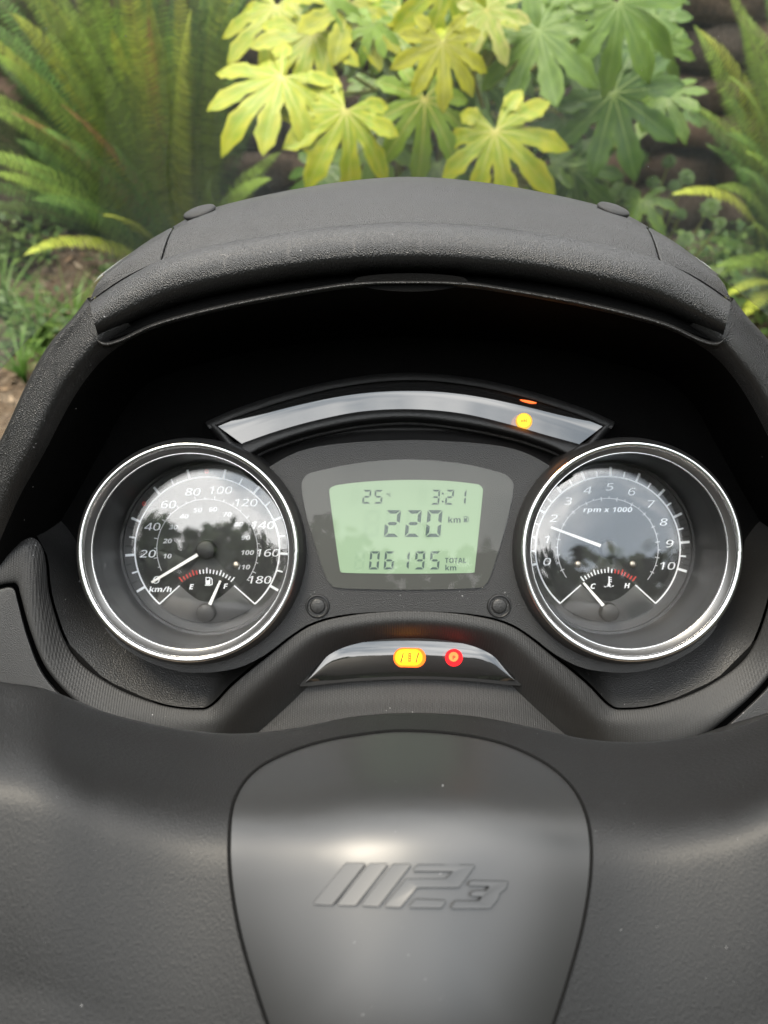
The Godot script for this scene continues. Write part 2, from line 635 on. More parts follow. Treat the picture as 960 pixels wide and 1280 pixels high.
func build_trees() -> void:      # behind the rider; the photograph shows them mirrored in the dials
	var lm := begin()
	for k in 3:
		var a := k * 0.3
		quad(lm, Vector3(-0.5, 0, a), Vector3(0, 0.2, a - 0.3), Vector3(0.5, 0, a), Vector3(0, -0.1, a + 0.3))
	lm.generate_normals()
	var leafm := lm.commit()
	var green := mat(lin(0.1, 0.15, 0.06), 0.6)
	green.backlight_enabled = true
	green.backlight = Color(0.3, 0.3, 0.3)
	var spots := [[Vector3(-2.75, 0, 5.3), 6.4, "broad leafy tree behind the rider, mirrored at the left of the speedometer glass"], [Vector3(-1.2, 0, 5.6), 6.6, "tall dark tree behind the rider, mirrored in the middle of the speedometer glass"], [Vector3(1.45, 0, 5.4), 5.6, "bushy tree behind the rider on the right, mirrored in the rev counter glass"]]
	for e in spots:
		var t := thing("tree", e[2], "tree", e[0], "trees behind the scooter")
		var s := begin()
		var h: float = e[1]
		tube(s, [Vector3.ZERO, Vector3(0.05, h * 0.25, 0), Vector3(-0.05, h * 0.5, 0.06), Vector3(0.05, h * 0.85, 0)], 0.17, 0.03, 9)
		for k in 9:
			var a := rng.randf() * TAU
			var y := rng.randf_range(0.25, 0.7) * h
			tube(s, [Vector3(0, y, 0), Vector3(cos(a) * 0.7, y + 0.5, sin(a) * 0.7), Vector3(cos(a) * 1.4, y + 1.0, sin(a) * 1.4)], 0.05, 0.012, 6)
		obj("trunk", s, M.bark, t)
		var mm := MultiMesh.new()
		mm.transform_format = MultiMesh.TRANSFORM_3D
		mm.mesh = leafm
		mm.instance_count = 6000
		var clumps := []
		for k in 34:
			var v := Vector3(rng.randfn(0, 0.62), 0, rng.randfn(0, 0.5))
			var f := rng.randf()
			v.y = h * lerpf(0.06, 0.93, f)
			v.x *= 1.25 - f * 0.6
			clumps.append([v, rng.randf_range(0.35, 0.75)])
		for k in 6000:
			var c = clumps[rng.randi() % clumps.size()]
			var d: Vector3 = Vector3(rng.randfn(), rng.randfn(), rng.randfn()).normalized() * c[1] * pow(rng.randf(), 0.4)
			mm.set_instance_transform(k, Transform3D(Basis.from_euler(Vector3(rng.randf() * TAU, rng.randf() * TAU, rng.randf() * TAU)).scaled_local(Vector3.ONE * rng.randf_range(0.1, 0.2)), c[0] + d))
		var cr_ := MultiMeshInstance3D.new()
		cr_.name = "crown"
		cr_.multimesh = mm
		cr_.material_override = green
		t.add_child(cr_)
		tag(cr_, "leafy crown", "", "", "stuff")

func build_blocking_hedges() -> void:     # unseen hedges, added to block low sky light and darken the plastic
	var lm := begin()
	for k in 3:
		var a := k * 0.3
		quad(lm, Vector3(-0.5, 0, a), Vector3(0, 0.2, a - 0.3), Vector3(0.5, 0, a), Vector3(0, -0.1, a + 0.3))
	lm.generate_normals()
	var leafm := lm.commit()
	var green := mat(lin(0.035, 0.06, 0.022), 0.6)
	for e in [[Vector3(0, 0, 3.4), Vector3(4.6, 3.4, 0.8), "tall clipped hedge behind the scooter, added to block low sky light"], [Vector3(-4.6, 0, 0.3), Vector3(0.8, 3.4, 3.4), "tall clipped hedge on the left, added to block low sky light"], [Vector3(4.6, 0, 0.3), Vector3(0.8, 3.4, 3.4), "tall clipped hedge on the right, added to block low sky light"]]:
		var h := thing("unseen_hedge", e[2], "unseen_hedge", e[0], "unseen hedges added to block low light")
		var half: Vector3 = e[1]
		var core := BoxMesh.new()
		core.size = Vector3(half.x * 2 - 0.5, half.y - 0.2, half.z * 2 - 0.5)
		put("branches", core, green, h, Transform3D(Basis(), Vector3(0, half.y * 0.5 - 0.1, 0)))
		var mm := MultiMesh.new()
		mm.transform_format = MultiMesh.TRANSFORM_3D
		mm.mesh = leafm
		mm.instance_count = 14000
		for k in 14000:
			var p := Vector3(rng.randf_range(-half.x, half.x), rng.randf_range(0, half.y), rng.randf_range(-half.z, half.z))
			match k % 4:
				0: p.x = half.x * signf(p.x)
				1: p.y = half.y
				_: p.z = half.z * signf(p.z)
			p += Vector3(rng.randfn(0, 0.08), rng.randfn(0, 0.1), rng.randfn(0, 0.08))
			mm.set_instance_transform(k, Transform3D(Basis.from_euler(Vector3(rng.randf() * TAU, rng.randf() * TAU, rng.randf() * TAU)).scaled_local(Vector3.ONE * rng.randf_range(0.09, 0.17)), p))
		var f := MultiMeshInstance3D.new()
		f.name = "foliage"
		f.multimesh = mm
		f.material_override = green
		h.add_child(f)
		tag(f, "dense hedge leaves", "", "", "stuff")

# ---------------------------------------------------------------- scooter
func part(called: String, s: SurfaceTool, m: Material, parent: Node) -> MeshInstance3D:
	return obj(called, s, m, parent, panel_xf)

func build_scooter() -> void:
	var root := thing("scooter", "black three-wheeled scooter seen from the saddle, its instrument panel lit", "scooter", Vector3(0, 0, 0))
	build_body(root)
	build_cowl(root)
	build_panel(root)
	gauge(root, true)
	gauge(root, false)
	build_lcd(root)
	build_bars(root)
	build_trim(root)
	build_handlebar(root)
	build_screen(root)
	# lint and dust on the plastic
	var s := begin()
	for k in 6:
		var a := TAU * k / 6
		var b := TAU * (k + 1) / 6
		tri(s, Vector3(0, 0.6, 0), Vector3(cos(a), 0, sin(a)), Vector3(cos(b), 0, sin(b)))
	s.generate_normals()
	var mm := MultiMesh.new()
	mm.transform_format = MultiMesh.TRANSFORM_3D
	mm.mesh = s.commit()
	mm.instance_count = dust_spots.size()
	for k in dust_spots.size():
		mm.set_instance_transform(k, dust_spots[k])
	var d := MultiMeshInstance3D.new()
	d.name = "dust"
	d.multimesh = mm
	d.material_override = M.dust
	d.transform = panel_xf
	root.add_child(d)
	tag(d, "pale specks of dust and lint on the black plastic", "", "", "stuff")

func build_body(root: Node) -> void:
	var s := begin()
	var rows := []
	for e in [[1.0, -0.36, 0.001, 0.001], [0.995, -0.37, 0.17, 0.08], [0.975, -0.38, 0.2, 0.11], [0.9, -0.43, 0.235, 0.17], [0.75, -0.5, 0.25, 0.22], [0.6, -0.54, 0.23, 0.25], [0.45, -0.54, 0.19, 0.22], [0.34, -0.52, 0.14, 0.15]]:
		var line := PackedVector3Array()
		for i in 41:
			var a := TAU * i / 40
			line.append(Vector3(cos(a) * e[2], e[0], e[1] + sin(a) * e[3]))
		rows.append(line)
	sheet(s, rows)
	obj("front_fairing", s, M.paint, root)
	for x in [-0.21, 0.21]:
		var t := begin()
		lathe(t, [Vector2(140, -45), Vector2(200, -52), Vector2(232, -42), Vector2(245, -20), Vector2(248, 0), Vector2(245, 20), Vector2(232, 42), Vector2(200, 52), Vector2(140, 45), Vector2(140, -45)], 40, Vector3.ZERO, false)
		var xf := Transform3D(Basis(Vector3.UP, PI / 2), Vector3(x, 0.24, -0.56))
		var w := obj("wheel", t, M.rubber, root, xf)
		var h := begin()
		lathe(h, [Vector2(140, -40), Vector2(128, -38), Vector2(40, -12), Vector2(30, -30), Vector2(0.0, -30)], 30)
		lathe(h, [Vector2(0.0, 30), Vector2(30, 30), Vector2(40, 12), Vector2(128, 38), Vector2(140, 40)], 30)
		obj("rim", h, M.chrome, w)
	var c := begin()
	tube(c, [Vector3(0, 0.86, -0.27), Vector3(0, 0.6, -0.3), Vector3(0, 0.3, -0.36)], 0.07, 0.12, 14)
	obj("steering_column_cover", c, M.plastic, root)
	var f := begin()
	rows = []
	for e in [[0.4, -0.42], [0.34, -0.25], [0.31, 0.0], [0.31, 0.35]]:
		var line := PackedVector3Array()
		for i in 13:
			var a := PI * i / 12
			line.append(Vector3(cos(a) * 0.22, e[0] + sin(a) * 0.05, e[1]))
		for i in 2:
			line.append(Vector3(-0.22 + 0.44 * i, e[0] - 0.14, e[1]))
		line.append(Vector3(0.22, e[0], e[1]))
		rows.append(line)
	sheet(f, rows)
	obj("footboard", f, M.plastic, root)

const SIDE_OUT := [[-70, 700, -8], [-30, 610, 2], [6, 540, 10], [36, 475, 16], [62, 430, 20], [92, 396, 24], [110, 372, 25]]
const DECK_BACK := [[130, 345, 25], [178, 309, 20], [215, 287, 16], [260, 265, 12], [340, 245, 9], [430, 230, 7], [513, 224, 6]]

func rowv(a: Array) -> Array:
	var out := []
	for e in a: out.append(Vector3(e[0], e[1], e[2]))
	return out

func push(row: Array, dx: float, dy: float, w: float) -> Array:   # the same row, moved away from the middle of the panel, at another height
	var out := []
	for p in row: out.append(Vector3(MID + (p.x - MID) * dx, 640 + (p.y - 640) * dy, w))
	return out

func build_cowl(root: Node) -> void:
	# side walls of the cowl: outer flank, rounded lip, then down into the hood
	for side in 2:
		var out_row := rowv(SIDE_OUT)
		var rows := [
			push(out_row, 0.66, 0.72, -170), push(out_row, 0.93, 0.96, -40),
			out_row,
			rowv([[-52, 702, -3], [-16, 612, 9], [19, 545, 18], [50, 482, 24], [76, 440, 28], [103, 408, 32], [120, 384, 34]]),
			rowv([[-28, 706, -2], [8, 618, 11], [42, 556, 19], [72, 496, 25], [98, 458, 30], [126, 428, 33], [160, 404, 34]]),
			rowv([[-6, 712, -6], [30, 632, 1], [62, 576, 5], [93, 518, 10], [120, 476, 14], [150, 446, 15], [190, 424, 16]]),
			rowv([[16, 722, -20], [52, 652, -20], [85, 600, -20], [116, 545, -20], [144, 500, -22], [175, 468, -22], [220, 442, -22]]),
			rowv([[40, 730, -32], [76, 668, -44], [108, 620, -50], [140, 566, -52], [166, 522, -52], [196, 488, -52], [240, 462, -52]]),
		]
		if side: rows = flip(rows)
		var g := skin(rows, 44, 8)
		var s := begin()
		sheet(s, g.slice(0, 38))
		part("cowl_side", s, M.plastic, root)
		s = begin()
		sheet(s, g.slice(37))
		part("hood_side", s, M.hood, root)  # inner wall of the cowl, darkened in colour to stand for shade
		dusty(g.slice(12, 44), 90)
	# the hood's inside under the visor, its shade put into the near-black colour
	var lip := rowv([[112, 428, 30], [160, 412, 33], [200, 398, 37], [290, 375, 41], [400, 357, 44], [513, 351, 45]])
	var rows2 := [
		mir(rowv([[112, 405, 24], [160, 392, 27], [200, 378, 30], [290, 356, 34], [400, 340, 36], [513, 334, 37]])),
		mir(lip),
		mir(rowv([[118, 438, 27], [166, 420, 30], [206, 406, 33], [294, 384, 37], [402, 366, 40], [513, 360, 41]])),
		mir(rowv([[130, 456, 4], [178, 440, 5], [216, 424, 6], [302, 402, 6], [406, 388, 6], [513, 382, 6]])),
		mir(rowv([[150, 480, -25], [196, 460, -26], [230, 448, -26], [314, 428, -26], [414, 414, -26], [513, 410, -26]])),
		mir(rowv([[170, 505, -52], [214, 486, -53], [246, 476, -54], [326, 456, -55], [420, 444, -55], [513, 440, -55]])),
	]
	var g2 := skin(rows2, 90, 6)
	var s2 := begin()
	sheet(s2, g2)
	part("hood_shaded_inside", s2, M.hood, root)
	dusty(g2.slice(10, 28), 40)
	# visor lip: a rounded moulding along the front edge, its ends capped with a seam
	var rows3 := [
		mir(rowv([[113, 383, 26], [160, 352, 28], [215, 326, 31], [300, 305, 34], [400, 289, 37], [513, 282, 38]])),
		mir(rowv([[112, 378, 31], [160, 346, 34], [215, 320, 37], [300, 300, 40], [400, 285, 43], [513, 278, 44]])),
		mir(rowv([[113, 382, 36], [161, 351, 39.5], [216, 325.5, 43], [301, 305.5, 46], [401, 290.5, 49], [513, 284, 50]])),
		mir(rowv([[115, 393, 39.5], [165, 364, 43], [221, 340, 47], [305, 320, 50], [403, 305.5, 53], [513, 299.5, 54]])),
		mir(rowv([[118, 405, 39.5], [169, 378, 43], [225, 356, 47], [309, 337, 50.5], [405, 323, 53.5], [513, 317, 54.5]])),
		mir(rowv([[121, 415, 36.5], [173, 390, 39.5], [228, 370, 43], [312, 351, 46.5], [407, 337, 49.5], [513, 332, 50.5]])),
		mir(rowv([[123, 422, 30.5], [175, 398.5, 33], [230, 379, 36], [313, 359.5, 39.5], [408, 345, 42.5], [513, 340.5, 43.5]])),
		mir(rowv([[124, 424, 20], [176, 401.5, 22], [230, 381.5, 25], [313, 362, 28], [408, 347, 31], [513, 343, 32]])),
	]
	var g3 := skin(rows3, 110, 6)
	var s3 := begin()
	sheet(s3, g3)
	for e in [0, g3[0].size() - 1]:       # end caps
		var c := Vector3.ZERO
		for line in g3: c += line[e]
		c /= g3.size()
		s3.set_smooth_group(5)
		for j in g3.size():
			if e == 0: tri(s3, c, g3[j][e], g3[(j + 1) % g3.size()][e])
			else: tri(s3, c, g3[(j + 1) % g3.size()][e], g3[j][e])
	part("visor_lip", s3, M.plastic, root)
	dusty(g3.slice(6, 30), 70)
	# bead along the hood's edge, hooking up round both ends of the lip
	var bead_row := mir(rowv([[107, 385, 30], [109.5, 402, 33], [116, 419, 35], [130, 430, 37], [152, 425, 39], [200, 404, 43], [290, 381, 47], [400, 361, 50], [452, 354.5, 51], [513, 353, 51]]))
	var ledge := []
	for e in [[-3.5, -7.0], [-1.5, -0.8], [0.8, 0.0], [3.0, -1.6], [4.5, -6.0], [4.5, -12.0]]:
		ledge.append(bead_row.map(func(p): return Vector3(p.x + (e[0] * 0.8 * signf(MID - p.x) if absf(p.x - MID) > 385 else 0.0), p.y + e[0], p.z + e[1])))
	var sb := begin()
	sheet(sb, skin(ledge, 120, 4))
	part("hood_edge", sb, M.plastic, root)
	# finger notch in the middle of the edge
	var sn := begin()
	plate(sn, loop_curve([Vector2(445, 351), Vector2(470, 346), Vector2(513, 344), Vector2(556, 346), Vector2(581, 351), Vector2(556, 359), Vector2(513, 362), Vector2(470, 359)], 6), 49.5, 38, 2.5)
	part("finger_notch", sn, M.hood, root)
	# deck over the visor: a middle panel and two side panels with a seam between them
	var back := rowv(DECK_BACK)
	var front := rowv([[112, 376, 32], [155, 347, 34], [200, 326, 36], [240, 314, 38], [300, 300, 40.5], [400, 285, 43.5], [513, 278, 44.5]])
	var middle := []
	for k in back.size():
		middle.append((back[k] + front[k]) * 0.5 + Vector3(0, -5, 3.5))
	var fall := push(back, 0.98, 0.985, -22)
	var under := push(back, 0.72, 0.8, -110)
	var rows4 := [mir(under), mir(fall), mir(back), mir(middle), mir(front)]
	var deck := skin(rows4, 192, 8)
	for p in [["visor_deck", 33, 159], ["visor_side_panel", 0, 32], ["visor_side_panel", 160, 192]]:
		var s := begin()
		var piece := []
		for line in deck:
			var l: PackedVector3Array = line.slice(p[1], p[2] + 1)
			piece.append(l)
		# rolled seam edges
		for e in [0, 1]:
			if (p[1] == 0 and e == 0) or (p[2] == 192 and e == 1): continue
			for j in piece.size():
				var l: PackedVector3Array = piece[j]
				var edge := l[0] if e == 0 else l[l.size() - 1]
				var inner := (l[0] - l[1]) if e == 0 else (l[l.size() - 1] - l[l.size() - 2])
				var n := Vector3(0, 0.7, 0.7)
				var add := [edge + inner * 0.12 - n * 0.0004, edge + inner * 0.16 - n * 0.003]
				if e == 0:
					var q := PackedVector3Array([add[1], add[0]])
					q.append_array(l)
					piece[j] = q
				else:
					l.append(add[0])
					l.append(add[1])
					piece[j] = l
		sheet(s, piece)
		part(p[0], s, M.deck, root)
		dusty(piece.slice(16, 32), 130 if p[0] == "visor_deck" else 30, 0.8)
	# black bed that shows in the seams
	var bed := []
	for line in skin([mir(fall), mir(back), mir(middle), mir(front)], 80, 6):
		var l := PackedVector3Array()
		for q in line: l.append(q - Vector3(0, 0.0018, 0.0022))
		bed.append(l)
	var sbed := begin()
	sheet(sbed, bed)
	part("seam_bed", sbed, M.gap, root)
	# caps of the windscreen screws
	for e in [[250, 266.5, 11], [766, 263.5, 11]]:
		var s := begin()
		lathe(s, [Vector2(0.0, 2.0), Vector2(4.5, 1.9), Vector2(6.9, 1.3), Vector2(7.4, 0.5), Vector2(6.9, -0.4), Vector2(4.4, -0.8), Vector2(4.2, -9)], 28, Vector3.ZERO, false)
		var bs := Basis(Vector3.RIGHT, -0.9).rotated(Vector3(0, 0, 1), 0.3 if e[0] < 500 else -0.3)
		obj("windscreen_screw_cap", s, M.rubber, root, panel_xf * Transform3D(bs, pt(e[0], e[1], e[2])))

func build_panel(root: Node) -> void:
	# base that carries the instruments, coloured near-black to paint in the hood's shade
	var s := begin()
	var o := loop_curve([Vector2(36, 690), Vector2(92, 545), Vector2(225, 455), Vector2(513, 418), Vector2(801, 455), Vector2(934, 545), Vector2(990, 690), Vector2(980, 850), Vector2(860, 960), Vector2(513, 980), Vector2(166, 960), Vector2(46, 850)], 8)
	plate(s, o, -38, -60, 2)
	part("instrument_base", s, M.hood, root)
	# grey mask between the gauges
	var left := []
	for k in 17:                                       # follows the speedometer's housing
		var a := deg_to_rad(lerpf(46, -140, k / 16.0))
		var rr := lerpf(147, 138, smoothstep(0.2, 0.6, k / 16.0))
		left.append(Vector2(236 + rr * cos(a), 690 - rr * sin(a)))
	var half: Array = [Vector2(420, 556), Vector2(372, 566), Vector2(338, 584)]
	half.append_array(left)
	half.append_array([Vector2(140, 795), Vector2(163, 814), Vector2(200, 832), Vector2(243, 840), Vector2(293, 835), Vector2(330, 818), Vector2(362, 794), Vector2(393, 776), Vector2(440, 766)])
	var poly := []
	for p in half: poly.append(p)
	poly.append(Vector2(513, 763))
	for i in range(half.size() - 1, -1, -1): poly.append(Vector2(2 * MID - half[i].x, half[i].y))
	poly.append(Vector2(513, 551))
	var pl := loop_curve(poly, 3)
	var s2 := begin()
	plate(s2, pl, -9, -17, 1.0)
	var face := part("centre_mask", s2, M.mask, root)
	for k in 60:
		fleck(pt(rng.randf_range(385, 640), rng.randf_range(735, 765), -9), Vector3(0, 0, 1))
	# upper shoulder between the eyebrow and the mask
	var rows := [
		mir(rowv([[292, 575, -30], [330, 556, -26], [380, 540, -24], [440, 530, -23], [513, 527, -23]])),
		mir(rowv([[298, 584, -32], [336, 566, -30], [384, 552, -29], [442, 541, -28], [513, 538, -28]])),
		mir(rowv([[310, 596, -24], [344, 580, -18], [390, 564, -15], [446, 553, -14], [513, 550, -14]])),
		mir(rowv([[320, 602, -14], [352, 588, -11], [396, 572, -10], [450, 562, -10], [513, 559, -10]])),
	]
	var s3 := begin()
	sheet(s3, skin(rows, 60, 6))
	part("mask_shoulder", s3, M.mask, root)
	# reset buttons
	for x in [397.0, 624.0]:
		var sb := begin()
		lathe(sb, [Vector2(5.6, 0.2), Vector2(5.3, 0.9), Vector2(4.9, 1.0), Vector2(4.55, 0.7), Vector2(4.3, -2.5), Vector2(0, -2.5)], 36)
		var b := obj("reset_button", sb, M.black, root, panel_xf * Transform3D(Basis(), pt(x, 757.5, -9)))
		var sc := begin()
		lathe(sc, [Vector2(0, 1.0), Vector2(2.7, 1.0), Vector2(3.35, 0.7), Vector2(3.6, 0.0), Vector2(3.6, -2.4)], 32, Vector3.ZERO, false)
		obj("button_cap", sc, M.mask, b)

func gauge(root: Node, is_speed: bool) -> void:
	var c := Vector3(-0.0884, -0.0181, 0) if is_speed else Vector3(0.1119, -0.0178, 0)
	var xf := panel_xf * Transform3D(Basis(), c)
	var s := begin()
	lathe(s, [Vector2(53.5, -34), Vector2(52.5, -8), Vector2(51.6, -3.0), Vector2(49.9, -1.2)], 96, Vector3.ZERO, false)
	lathe(s, [Vector2(44.5, -4.0), Vector2(44.0, -12), Vector2(43.2, -34.2), Vector2(42.0, -34.4), Vector2(41.8, -36)], 96)
	var g := obj("speedometer" if is_speed else "rev_counter", s, M.cup, root, xf)
	g.set_meta("label", "round white-on-black speedometer with fuel gauge" if is_speed else "round white-on-black rev counter with temperature gauge")
	var r := begin()
	lathe(r, [Vector2(49.9, -1.2), Vector2(49.9, -0.4), Vector2(49.6, 0.3), Vector2(48.9, 0.65), Vector2(48.1, 0.5), Vector2(47.5, 0.0), Vector2(47.3, -0.9)], 128, Vector3.ZERO, false)
	obj("chrome_ring", r, M.chrome, g)
	var bz := begin()
	lathe(bz, [Vector2(47.3, -0.9), Vector2(46.2, -2.4), Vector2(45.1, -3.4)], 96, Vector3.ZERO, false)
	obj("bezel", bz, M.bezel, g)
	var r2 := begin()
	lathe(r2, [Vector2(45.1, -3.4), Vector2(44.85, -3.2), Vector2(44.6, -3.5), Vector2(44.5, -4.0)], 96, Vector3.ZERO, false)
	obj("inner_rim", r2, M.chrome, g)
	var dy := -0.6                                          # the print's centre, a little below the housing's
	var z := -35.9
	var band := begin()
	lathe(band, [Vector2(42.4, z), Vector2(0, z)], 96)
	obj("dial_band", band, M.dial_band, g)
	var face := begin()
	for k in 72:                                            # dark face inside the scale, open at the bottom
		var a0 := lerpf(229, -49, k / 72.0)
		var a1 := lerpf(229, -49, (k + 1) / 72.0)
		var cc := Vector3(0, dy, z + 0.25) * 0.001
		tri(face, cc, cc + polar(36.2, a1, 0), cc + polar(36.2, a0, 0))
	obj("dial_face", face, M.dial, g)
	var o := Vector3(0, dy, z + 0.3) * 0.001
	# raised grey plate at the bottom
	var pl := begin()
	var ring := PackedVector3Array()
	for k in 25:
		ring.append(o + polar(36.6, lerpf(231, 309, k / 24.0), 0.5))
	var p0 := o + polar(22.4, 234, 0.5)
	var p1 := o + polar(22.4, 306, 0.5)
	var sub := o + Vector3(0, -31.5, 0) * 0.001
	var topc := PackedVector3Array()
	for k in 25:
		topc.append(p0.lerp(p1, k / 24.0) + Vector3(0, 0.0045 * sin(PI * k / 24.0), 0))
	for k in 24:
		quad(pl, topc[k], topc[k + 1], ring[k + 1], ring[k])
		quad(pl, ring[k], ring[k + 1], ring[k + 1] - Vector3(0, 0, 0.0006), ring[k] - Vector3(0, 0, 0.0006))
	obj("lower_plate", pl, M.dial_plate, g)
	var lensd := begin()                                    # dark eye-shaped field of the small gauge
	var low := PackedVector3Array()
	var upp := PackedVector3Array()
	for k in 25:
		var t := k / 24.0
		var e0 := p0 + Vector3(-0.0002, 0.0002, 0.0002)
		var e1 := p1 + Vector3(0.0002, 0.0002, 0.0002)
		low.append(e0.lerp(e1, t) + Vector3(0, -0.0082 * sin(PI * t), 0))
		upp.append(e0.lerp(e1, t) + Vector3(0, 0.0072 * sin(PI * t), 0))
	for k in 24: quad(lensd, upp[k], upp[k + 1], low[k + 1], low[k])
	obj("small_dial_field", lensd, M.dial_dark, g)
	# printed scale
	var sw := begin()
	var sd := begin()
	arc(sw, o, 36.2, 229, -49, 0.75, 96)
	bar(sw, o + polar(36.2, 228.8, 0), o + polar(22.6, 233, 0.6), 0.0003, 0.0003, 0.0001)
	bar(sw, o + polar(36.2, -48.8, 0), o + polar(22.6, 307, 0.6), 0.0003, 0.0003, 0.0001)
	var sg := begin()
	var red := begin()
	if is_speed:
		for v in range(0, 181, 5):
			var a := 211.0 - 1.339 * v
			if v % 20 == 0: bar(sw, o + polar(36.2, a, 0), o + polar(41.0, a, 0), 0.0006, 0.0006, 0.0001)
			elif v % 10 == 0:
				if v == 50 or v == 90:
					var mk := begin()
					arc(mk, o + polar(39.0, a, 0), 0.8, 0, 360, 0.5, 16)
					obj("red_mark", mk, M.print_red, g)
				else: bar(sw, o + polar(36.2, a, 0), o + polar(39.4, a, 0), 0.0004, 0.0004, 0.0001)
			else: bar(sd, o + polar(38.4, a, 0), o + polar(41.2, a, 0), 0.0004, 0.0004, 0.0001)
		for v in range(0, 181, 20):
			var a := 211.0 - 1.339 * v
			glyph_obj("numeral", str(v), o + polar(29.6 if v < 100 else 30.4, a, 0.05), 0.0036, 1.5, 0.24, M.print_white, g)
		arc(sg, o, 25.2, 205, -38, 0.36, 64)
		var small := begin()
		for m in range(5, 116, 5):
			var a := 211.0 - 2.154 * m
			bar(sg, o + polar(25.2, a, 0), o + polar(26.3 if m % 10 else 27.0, a, 0), 0.0002, 0.0002, 0.0001)
			if m % 10 == 0: words(small, str(m), o + polar(20.2, a, 0.05), 0.0022, 1.35, 0.24)
		put("inner_numerals", small.commit(), M.print_grey, g)
		glyph_obj("unit_lettering", "km/h", o + polar(30.6, 220.5, 0.05), 0.0025, 1.3, 0.24, M.print_white, g)
	else:
		for k in range(0, 51):
			var v := k * 0.2
			var a := 192.0 - 20.8 * v
			if k % 5 == 0: bar(sw, o + polar(36.2, a, 0), o + polar(41.0, a, 0), 0.0006, 0.0006, 0.0001)
			else: bar(sd, o + polar(38.6, a, 0), o + polar(41.2, a, 0), 0.00035, 0.00035, 0.0001)
		for k in range(0, 10):
			var a := 192.0 - 20.8 * (k + 0.5)
			bar(sw, o + polar(36.2, a, 0), o + polar(39.2, a, 0), 0.0004, 0.0004, 0.0001)
		for v in range(0, 11):
			glyph_obj("numeral", str(v), o + polar(31.0, 192.0 - 20.8 * v, 0.05), 0.0036, 1.6, 0.24, M.print_white, g)
		arc(sg, o, 25.2, 215, -38, 0.36, 64)
		for k in 27:
			var a := lerpf(205, -28, k / 26.0)
			bar(sg, o + polar(25.2 if k % 2 else 24.0, a, 0), o + polar(26.2, a, 0), 0.0002, 0.0002, 0.0001)
		glyph_obj("unit_lettering", "rpm x 1000", o + polar(19.2, 90, 0.05), 0.0024, 1.4, 0.24, M.print_white, g)
	obj("scale", sw, M.print_white, g)
	obj("inner_scale", sg, M.print_grey, g)
	obj("fine_ticks", sd, M.print_dark, g)
	# small gauge at the bottom
	var ps := Vector3(0, 0, 0.8) * 0.001
	var st := begin()
	for k in 17:
		var a := lerpf(128, 52, k / 16.0)
		var hot := k < 6 if is_speed else k > 9
		var r1 := 21.6 if k % 4 else 22.4
		bar(red if hot else st, sub + ps + polar(19.6, a, 0), sub + ps + polar(r1, a, 0), 0.0003, 0.0003, 0.0001)
	obj("small_scale", st, M.print_white, g)
	tag(obj("red_zone", red, M.print_red, g), "red end of the small scale", "", "", "stuff")
	glyph_obj("small_lettering", "E" if is_speed else "C", sub + ps + Vector3(-7.6, 12.9, 0) * 0.001, 0.0025, 1.2, 0.24, M.print_white, g)
	glyph_obj("small_lettering", "F" if is_speed else "H", sub + ps + Vector3(9.4, 13.2, 0) * 0.001, 0.0025, 1.2, 0.24, M.print_white, g)
	var ic := begin()
	if is_speed: pump_icon(ic, sub + ps + Vector3(1.0, 15.6, 0.05) * 0.001, 0.0042)
	else:
		var q := sub + ps + Vector3(0.4, 14.6, 0.05) * 0.001
		bar(ic, q + Vector3(0, -0.0008, 0), q + Vector3(0, 0.0032, 0), 0.00035, 0.00035, 0.0001)
		arc(ic, q + Vector3(0, -0.001, 0), 0.4, 0, 360, 0.8, 14)
		for k in 3: bar(ic, q + Vector3(0.0002, 0.001 * k + 0.0006, 0), q + Vector3(0.0013, 0.001 * k + 0.0006, 0), 0.0002, 0.0002, 0.0001)
		for k in 4: bar(ic, q + Vector3(-0.0026 + 0.0013 * k, -0.0018, 0), q + Vector3(-0.0016 + 0.0013 * k, -0.0018 + (0.0003 if k % 2 else -0.0003), 0), 0.0002, 0.0002, 0.0001)
	obj("small_symbol", ic, M.print_white, g)
	# needles and hubs
	var ang := 211.0 if is_speed else 159.5
	var hub_at := Vector3(0, 0, -33) * 0.001
	var nd := begin()
	bar(nd, o + polar(3.5, ang, 2.2), o + polar(31.5 if is_speed else 31.0, ang, 2.2), 0.0008, 0.00055, 0.0006)
	obj("needle", nd, M.needle, g)
	var hb := begin()
	lathe(hb, [Vector2(0, 4.6), Vector2(4.0, 4.6), Vector2(4.5, 4.2), Vector2(4.7, 3.4), Vector2(4.8, 0)], 32, o, false)
	obj("needle_hub", hb, M.hub, g)
	var sa := 66.0 if is_speed else 131.0
	var nd2 := begin()
	bar(nd2, sub + polar(3.0, sa, 2.2), sub + polar(17.6 if is_speed else 19.5, sa, 2.2), 0.0008, 0.0005, 0.0006)
	obj("small_needle", nd2, M.needle, g)
	var hb2 := begin()
	lathe(hb2, [Vector2(0, 4.4), Vector2(4.0, 4.4), Vector2(4.5, 4.0), Vector2(4.7, 3.2), Vector2(4.8, 0)], 32, sub, false)
	obj("small_hub", hb2, M.hub, g)
	# dial screws
	for e in ([[14.5, -7.8]] if is_speed else [[-15.0, -7.8], [12.5, -7.8]]):
		var at := o + Vector3(e[0], e[1], 0.1) * 0.001
		var sc := begin()
		lathe(sc, [Vector2(0, 0.7), Vector2(1.1, 0.65), Vector2(1.65, 0.35), Vector2(1.8, 0)], 20, at, false)
		var so := obj("dial_screw", sc, M.screw, g)
		var cx := begin()
		for a in [20.0, 110.0]: bar(cx, at + polar(1.0, a, 0.66), at + polar(1.0, a + 180, 0.66), 0.0002, 0.0002, 0.0001)
	var gl := begin()
	lathe(gl, [Vector2(43.2, -28.2), Vector2(41, -27.7), Vector2(25, -27.5), Vector2(0, -27.4)], 72, Vector3.ZERO, false)
